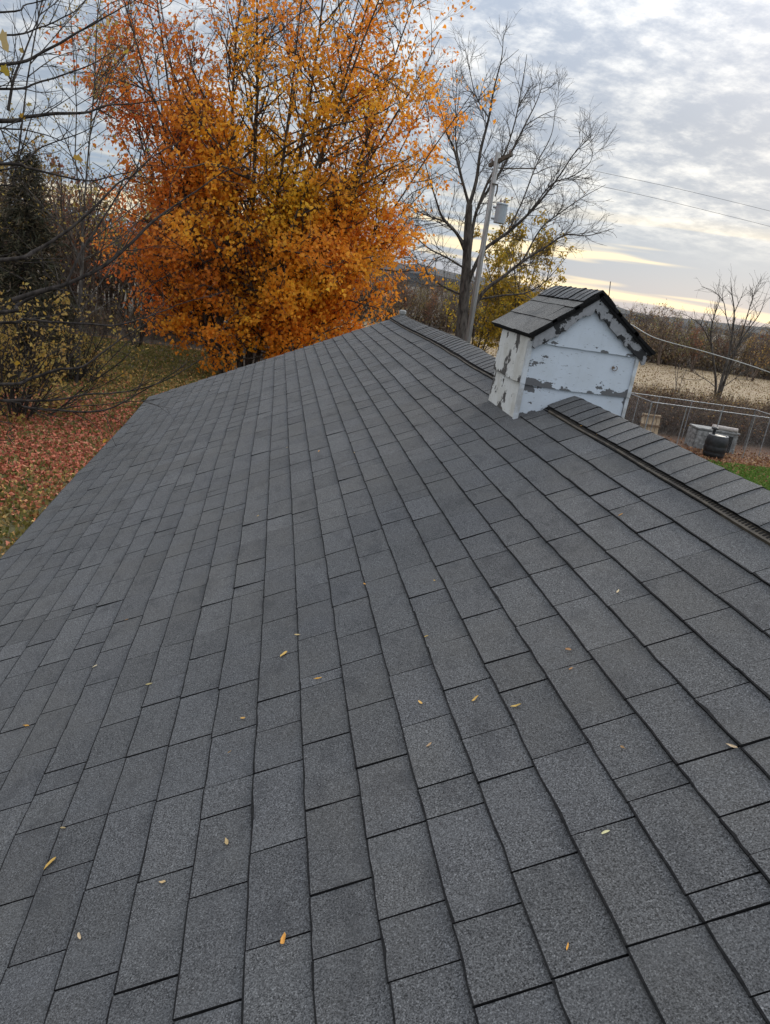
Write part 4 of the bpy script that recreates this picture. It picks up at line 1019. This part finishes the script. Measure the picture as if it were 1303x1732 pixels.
    o = leaves('fallen_leaf_carpet', q, rng.uniform(.055, .10, n), c, rng, M_DRY, dirs=d, shape='maple6', curl=.5); tag(o, 'carpet of fallen red and brown leaves on the left lawn', 'leaves', kind='stuff')
    n = 9000; q = np.stack([rng.uniform(9, 26, n), 26.7+rng.normal(0, 1.1, n)+rng.exponential(.8, n), rng.uniform(.01, .05, n)], 1); d = rng.normal(0, 1, (n, 3)); d[:, 2] *= .28
    s2 = np.stack([rng.uniform(9, 26, 1500), rng.uniform(14, 27, 1500), np.full(1500, .06)], 1); q = np.vstack([q, s2]); d = np.vstack([d, rng.normal(0, 1, (1500, 3))*[1, 1, .3]]); n = len(q)
    o = leaves('leaf_litter', q, rng.uniform(.07, .13, n), palette(rng, n, [(.26, .13, .06), (.20, .09, .05), (.34, .20, .09)], [3, 2, 2]), rng, M_DRY, dirs=d, shape='quad', curl=.5); tag(o, 'brown leaf litter along the front of the kennel', 'leaves', kind='stuff')
ground_cover()

# ------------------------------------------------------------------ utility pole and wires
def pole():
    D = 35.0; a = at_y((790, 585), D); b = at_y((843, 258), D); d = (b-a)/(b[2]-a[2]); base = a-d*a[2]; top = b
    root = tag(empty('utility_pole', tuple(base)), 'weathered wooden utility pole with a grey transformer behind the ridge', 'pole')
    mb = MB(); mb.tube([base-d*.2, base+(top-base)*.5, top], [.15, .13, .105], 14); mb.build('post', [M_POLE], root, smooth=True)
    c = at_y((846, 270), D-.15); e0 = at_y((830, 279), D+.3); e1 = at_y((864, 262), D-.6)
    mb = MB(); u = unit(e1-e0); w = np.cross(u, [0, 0, 1]); w = unit(w); R = np.stack([u, w, np.cross(u, w)], 1); mb.box((e0+e1)/2, (np.linalg.norm(e1-e0)*1.15, .12, .16), R); mb.build('crossarm', [M_XARM], root)
    for f in (.05, .22, .93):
        q = e0+(e1-e0)*f; mb = MB(); mb.lathe(q+[0, 0, .06], [(.025, 0), (.03, .05), (.06, .07), (.035, .10), (.06, .13), (.03, .17), (.02, .20)], 10); mb.build('insulator', [M_PORC], root)
    tc = at_y((844, 378), D-.38); h = at_y((846, 343), D-.38)[2]-tc[2]
    mb = MB(); mb.lathe(tc, [(.24, 0), (.255, .02), (.255, h*.9), (.275, h*.91), (.275, h*.96), (.2, h)], 20); tr = mb.build('transformer', [M_TRAFO], root)
    mb = MB(); mb.box(tc+[-.24, .15, h*.75], (.22, .1, .08)); mb.box(tc+[-.24, .15, h*.2], (.22, .1, .08)); mb.build('bracket', [M_GALV], tr)
    for dx in (-.1, .1): mb = MB(); mb.lathe(tc+[dx, 0, h], [(.03, 0), (.05, .03), (.03, .06), (.05, .09), (.03, .14), (.015, .2)], 8); mb.build('bushing', [M_PORC], tr)
    f0 = at_y((842, 312), D-.25); mb = MB(); mb.tube([f0, f0+[.02, -.02, -.28], f0+[-.02, 0, -.5]], .035, 8); mb.box(f0+[-.1, .1, .0], (.25, .06, .06)); mb.build('fuse_cutout', [M_XARM], root)
    mb = MB(); mb.tube([f0+[0, 0, -.45], f0+[.12, -.05, -.75], tc+[.1, 0, h+.18]], .012, 5); mb.tube([e1+[0, 0, .2], f0+[.15, 0, .4], f0], .010, 5); mb.build('jumper_wire', [M_WIRE], root)
    arm0 = at_y((866, 285), D-.2); mb = MB(); mb.tube([at_y((838, 284), D), arm0, at_y((908, 285), D-.5)], .03, 6); mb.build('guy_strut', [M_XARM], root)
    for pts, lab in (([(862, 260), (930, 273), (1010, 290), (1150, 320), (1303, 357), (1480, 402)], 'upper power line running right from the utility pole'), ([(846, 283), (930, 298), (1040, 320), (1150, 345), (1303, 383), (1480, 428)], 'lower power line running right from the utility pole')):
        P = catmull(pxl(pts, (D-.3, D+12)), 8); mb = MB(); mb.tube(P, .009, 5); tag(mb.build('power_line', [M_WIRE], None), lab, 'wire', 'power lines')
    P = catmull(np.array([at_y((1036, 545), 10.6)]+[at_y(p, y) for p, y in (((1065, 548), 10.4), ((1110, 572), 10.0), ((1200, 597), 9.7), ((1303, 630), 9.3), ((1500, 705), 8.6))]), 8)
    mb = MB(); mb.tube(P, .0062, 6); tag(mb.build('service_cable', [M_CABLE], None, smooth=True), 'pale service cable running right from behind the chimney box', 'cable')
pole()

# ------------------------------------------------------------------ kennel: chain-link fence, pallet, block box, barrel
def kennel():
    rng = np.random.default_rng(6); Hf = 1.85
    fr = [at_z((1045, 661), Hf), at_z((1103, 680), Hf), at_z((1303, 707), Hf)]
    A = fr[1]; B = fr[2]; u = unit(B-A); v = np.array([-u[1], u[0], 0])
    K0 = A.copy(); K0[2] = 0; K1 = A+u*6.3; K1[2] = 0          # front corner points
    root = tag(empty('chain_link_fence', tuple(K0)), 'galvanised chain-link kennel fence on the right beyond the roof', 'fence')
    dep = 2.3
    runs = [(K0-v*0, K1), (K0, K0+v*dep), (K0+v*dep, K1+v*dep), (K1, K1+v*dep)]
    for a, b in runs:
        mb = MB(); mb.tube([a+[0, 0, Hf], b+[0, 0, Hf]], .019, 8); mb.build('top_rail', [M_GALV], root)
        L = np.linalg.norm(b-a); n = max(2, int(round(L/1.75))); d = unit(b-a)
        for i in range(n+1):
            if i == n and (a is not runs[2][0]): pass
            p_ = a+d*L*i/n+d*.004*(i == 0); mb = MB(); mb.tube([p_-[0, 0, .1], p_+[0, 0, Hf+.03]], .026 if i in (0, n) else .018, 8); mb.build('post', [M_GALV], root)
        mb = MB(); sp = .10; w = .0011
        for sg in (1, -1):
            for s0 in np.arange(-Hf, L, sp):
                lo = max(0, -s0); hi = min(Hf, L-s0)
                if hi-lo < .05: continue
                z0, z1 = lo, hi; q0 = a+d*(s0+lo)+[0, 0, .03+(z0 if sg > 0 else Hf-.05-z0)]; q1 = a+d*(s0+hi)+[0, 0, .03+(z1 if sg > 0 else Hf-.05-z1)]
                mb.tube([q0, q1], w, 3, False)
        tag(mb.build('chain_link', [M_GALV], root), kind='stuff')
    # gate frame leaning at the right end of the front run
    g0 = K1+u*.06; g1 = g0+u*1.0-v*.55; mb = MB()
    mb.tube([g0+[0, 0, .12], g0+[0, 0, 1.8], g1+[0, 0, 1.8], g1+[0, 0, .12], g0+[0, 0, .12]], .024, 8); mb.build('gate_frame', [M_GALV], root)
    # pallet
    c = at_z((1096, 737)); r = unit(np.array([u[0], u[1], 0])); bw = .93; bh = .98
    pr = tag(empty('wooden_pallet', tuple(c)), 'weathered wooden pallet standing on edge inside the kennel', 'pallet')
    lean = np.array([v[0]*.12, v[1]*.12, 1.0]); lean = unit(lean); nrm = np.cross(r, lean); R = np.stack([r, nrm, lean], 1)
    for i in range(5):
        f = -.5+.1+.8*i/4; mb = MB(); mb.box(c+r*f*bw+lean*bh*.5+R@np.array([0, -.02 if True else 0, 0]), (bw/5*.86, .02, bh*(1+rng.normal(0, .012))), R); mb.build('slat', [M_WOOD], pr)
    for f in (.08, .5, .92):
        mb = MB(); mb.box(c+lean*bh*f+R@np.array([0, .06*(1 if nrm@v > 0 else 1), 0]), (bw*.98, .10, .05), R); mb.build('stringer', [M_WOODD], pr)
    # low block box with dark doorway
    b0 = at_z((1172, 758)); b1 = at_z((1240, 768)); r2 = unit(b1-b0); v2 = np.array([-r2[1], r2[0], 0]); W = np.linalg.norm(b1-b0); Dp = .8; Hb = .86
    br = tag(empty('block_dog_house', tuple(b0)), 'low whitewashed block dog house with a dark doorway in the kennel', 'dog house')
    R = np.stack([r2, v2, [0, 0, 1]], 1)
    bw, bh_ = .4, .2; rows = int(Hb/bh_)
    core = MB(); core.box(b0+r2*W/2+v2*Dp/2+[0, 0, Hb/2], (W-.06, Dp-.06, Hb-.04), R); core.build('wall', [M_BLOCK], br)
    for k in range(rows):
        x = -(.2 if k % 2 else 0)
        while x < W:
            xa, xb = max(x, 0), min(x+bw, W); x += bw
            if xb-xa < .05: continue
            mid = (xa+xb)/2
            if W*.70 < mid < W*.90 and k < 4: continue
            mb = MB(); mb.box(b0+r2*mid+v2*.005+[0, 0, (k+.5)*bh_], (xb-xa-.014, .07, bh_-.014), R, jit=.003, rng=rng); mb.build('block', [M_BLOCK], br)
        for xx in (0, W):
            for j in range(2): mb = MB(); mb.box(b0+r2*xx+v2*(.25+j*.42)+[0, 0, (k+.5)*bh_], (.07, .40, bh_-.014), R, jit=.003, rng=rng); mb.build('block', [M_BLOCK], br)
    mb = MB(); mb.box(b0+r2*W*.80+v2*(-.012)+[0, 0, .38], (W*.17, .05, .70), R); mb.build('doorway', [M_BLACKP], br)
    mb = MB(); mb.box(b0+r2*W/2+v2*Dp/2+[0, 0, Hb+.03], (W+.08, Dp+.08, .06), R); mb.build('roof_slab', [M_BLOCK], br)
    pp = tag(empty('wrapped_pipe', tuple(b0+[0, 0, Hb])), 'pale wrapped pipe lying along the top of the dog house', 'pipe')
    mb = MB(); P = catmull([b0+r2*W*f+v2*.12+[0, 0, Hb+.16+z] for f, z in ((.36, .02), (.55, .01), (.75, 0), (.97, -.01))], 5); mb.tube(P, .095, 12); mb.build('pipe_run', [M_INSUL], pp, smooth=True)
    # black barrel in front
    c = at_z((1203, 772)); c = c-v2*.12
    ba = tag(empty('plastic_barrel', tuple(c)), 'black plastic barrel with an open top in front of the dog house', 'barrel')
    prof = [(.34, 0), (.40, .05), (.43, .2), (.415, .24), (.44, .28), (.45, .46), (.435, .5), (.45, .54), (.43, .74), (.40, .86), (.36, .92)]
    mb = MB(); mb.lathe(c, prof, 24); mb.build('body', [M_BLACKP], ba, smooth=True)
    mb = MB(); th = np.linspace(0, 2*math.pi, 25); mb.tube([(c[0]+.36*math.cos(t), c[1]+.36*math.sin(t), c[2]+.92) for t in th], .03, 6, False); mb.build('rim', [mat_noise('grey_rim', (.14, .14, .145), (.22, .22, .225), 9, .6)], ba, smooth=True)
    mb = MB(); mb.lathe(c+[-.05, .3, .92], [(.06, 0), (.06, .18), (.14, .2), (.14, .26), (.05, .3)], 12); mb.build('spout', [M_BLACKP], ba)
kennel()

# ------------------------------------------------------------------ small yellow leaves on the shingles
def roof_leaves():
    rng = np.random.default_rng(19)
    px_ = [(140, 1592), (484, 1597), (112, 1408), (92, 1466), (388, 1433), (281, 1500), (963, 1612), (1027, 1416), (874, 1200), (806, 1188), (714, 1195), (728, 1267), (414, 1221), (392, 1279), (504, 1077), (481, 1111), (736, 985), (723, 1081), (963, 1103), (967, 1136), (1046, 1004), (1239, 1270), (1055, 1271), (1051, 873), (163, 1131), (255, 1161), (216, 1051), (48, 1232), (601, 769), (487, 760), (618, 990), (437, 875), (541, 766), (985, 727), (1012, 741), (542, 1153)]
    big = {0, 1, 2, 3, 8, 9, 10, 12, 21, 27, 14, 15, 25}
    for i, p_ in enumerate(px_):
        d = ray(p_); k = -1.492/(d@NRM); P = d*k; s, y = float(P@UPS), float(P[1])
        L = (.031 if i in big else .021)*rng.uniform(.7, 1.25); a = rng.uniform(0, 6.28); q = np.array([(0, 0), (.13, .2), (.19, .5), (.13, .8), (0, 1.05), (-.13, .8), (-.19, .5), (-.13, .2)])*L*np.array([rng.uniform(.6, 1.3), 1])*(1+rng.normal(0, .12, (8, 1))); n = len(q)
        q = q-[0, L*.5]; ca, sa = math.cos(a), math.sin(a); q = q@np.array([[ca, -sa], [sa, ca]])
        h0 = .0115 if s < 1.38 else .024; bend = np.abs(np.linspace(-1, 1, n))
        cen = roof(s, y, h0+.002)
        top = np.array([roof(s+v[0], y+v[1], h0+.002+.10*L*rng.uniform(0, 1.0)) for v in q]); V = np.vstack([top, cen[None], top-NRM*.0012, (cen-NRM*.0012)[None]])
        F = [(j, (j+1) % n, n) for j in range(n)]+[(n+1+(j+1) % n, n+1+j, 2*n+1) for j in range(n)]+[(j, n+1+j, n+1+(j+1) % n, (j+1) % n) for j in range(n)]
        o = mesh_obj('fallen_leaf', V, F, M_DRY, None, col=palette(rng, 1, [(.58, .36, .10), (.62, .30, .06), (.52, .36, .18), (.36, .20, .09), (.62, .48, .30)], [2, 2, 1, 1, 1], .12).repeat(len(V), 0))
        own = {1: 'plump orange-yellow leaf on the shingles at bottom centre', 0: 'yellow leaf on the shingles nearest the bottom left corner', 6: 'small tan leaf on the shingles at the bottom right', 21: 'pale leaf at a shingle corner nearest the right edge of the photo',
               27: 'yellow leaf on the roof nearest the left edge of the photo', 8: 'yellow leaf right of centre, right one of two side by side', 9: 'yellow leaf right of centre, left one of two side by side', 12: 'narrow yellow leaf left of centre in the lower half of the roof', 28: 'curled pale leaf at the middle of the upper roof',
               23: 'faint leaf on the shingles closest below the ridge vent', 33: 'brown leaf caught in the ridge vent nearer the chimney box', 34: 'yellow leaf caught in the ridge vent farther from the chimney box', 2: 'yellow leaf on a joint at lower left, upper one of two', 3: 'yellow leaf at lower left, lower one of two'}
        tag(o, own.get(i, 'tiny yellow leaf lying among others on the middle of the dark shingles'), 'leaf', 'yellow leaves scattered on the roof')
roof_leaves()
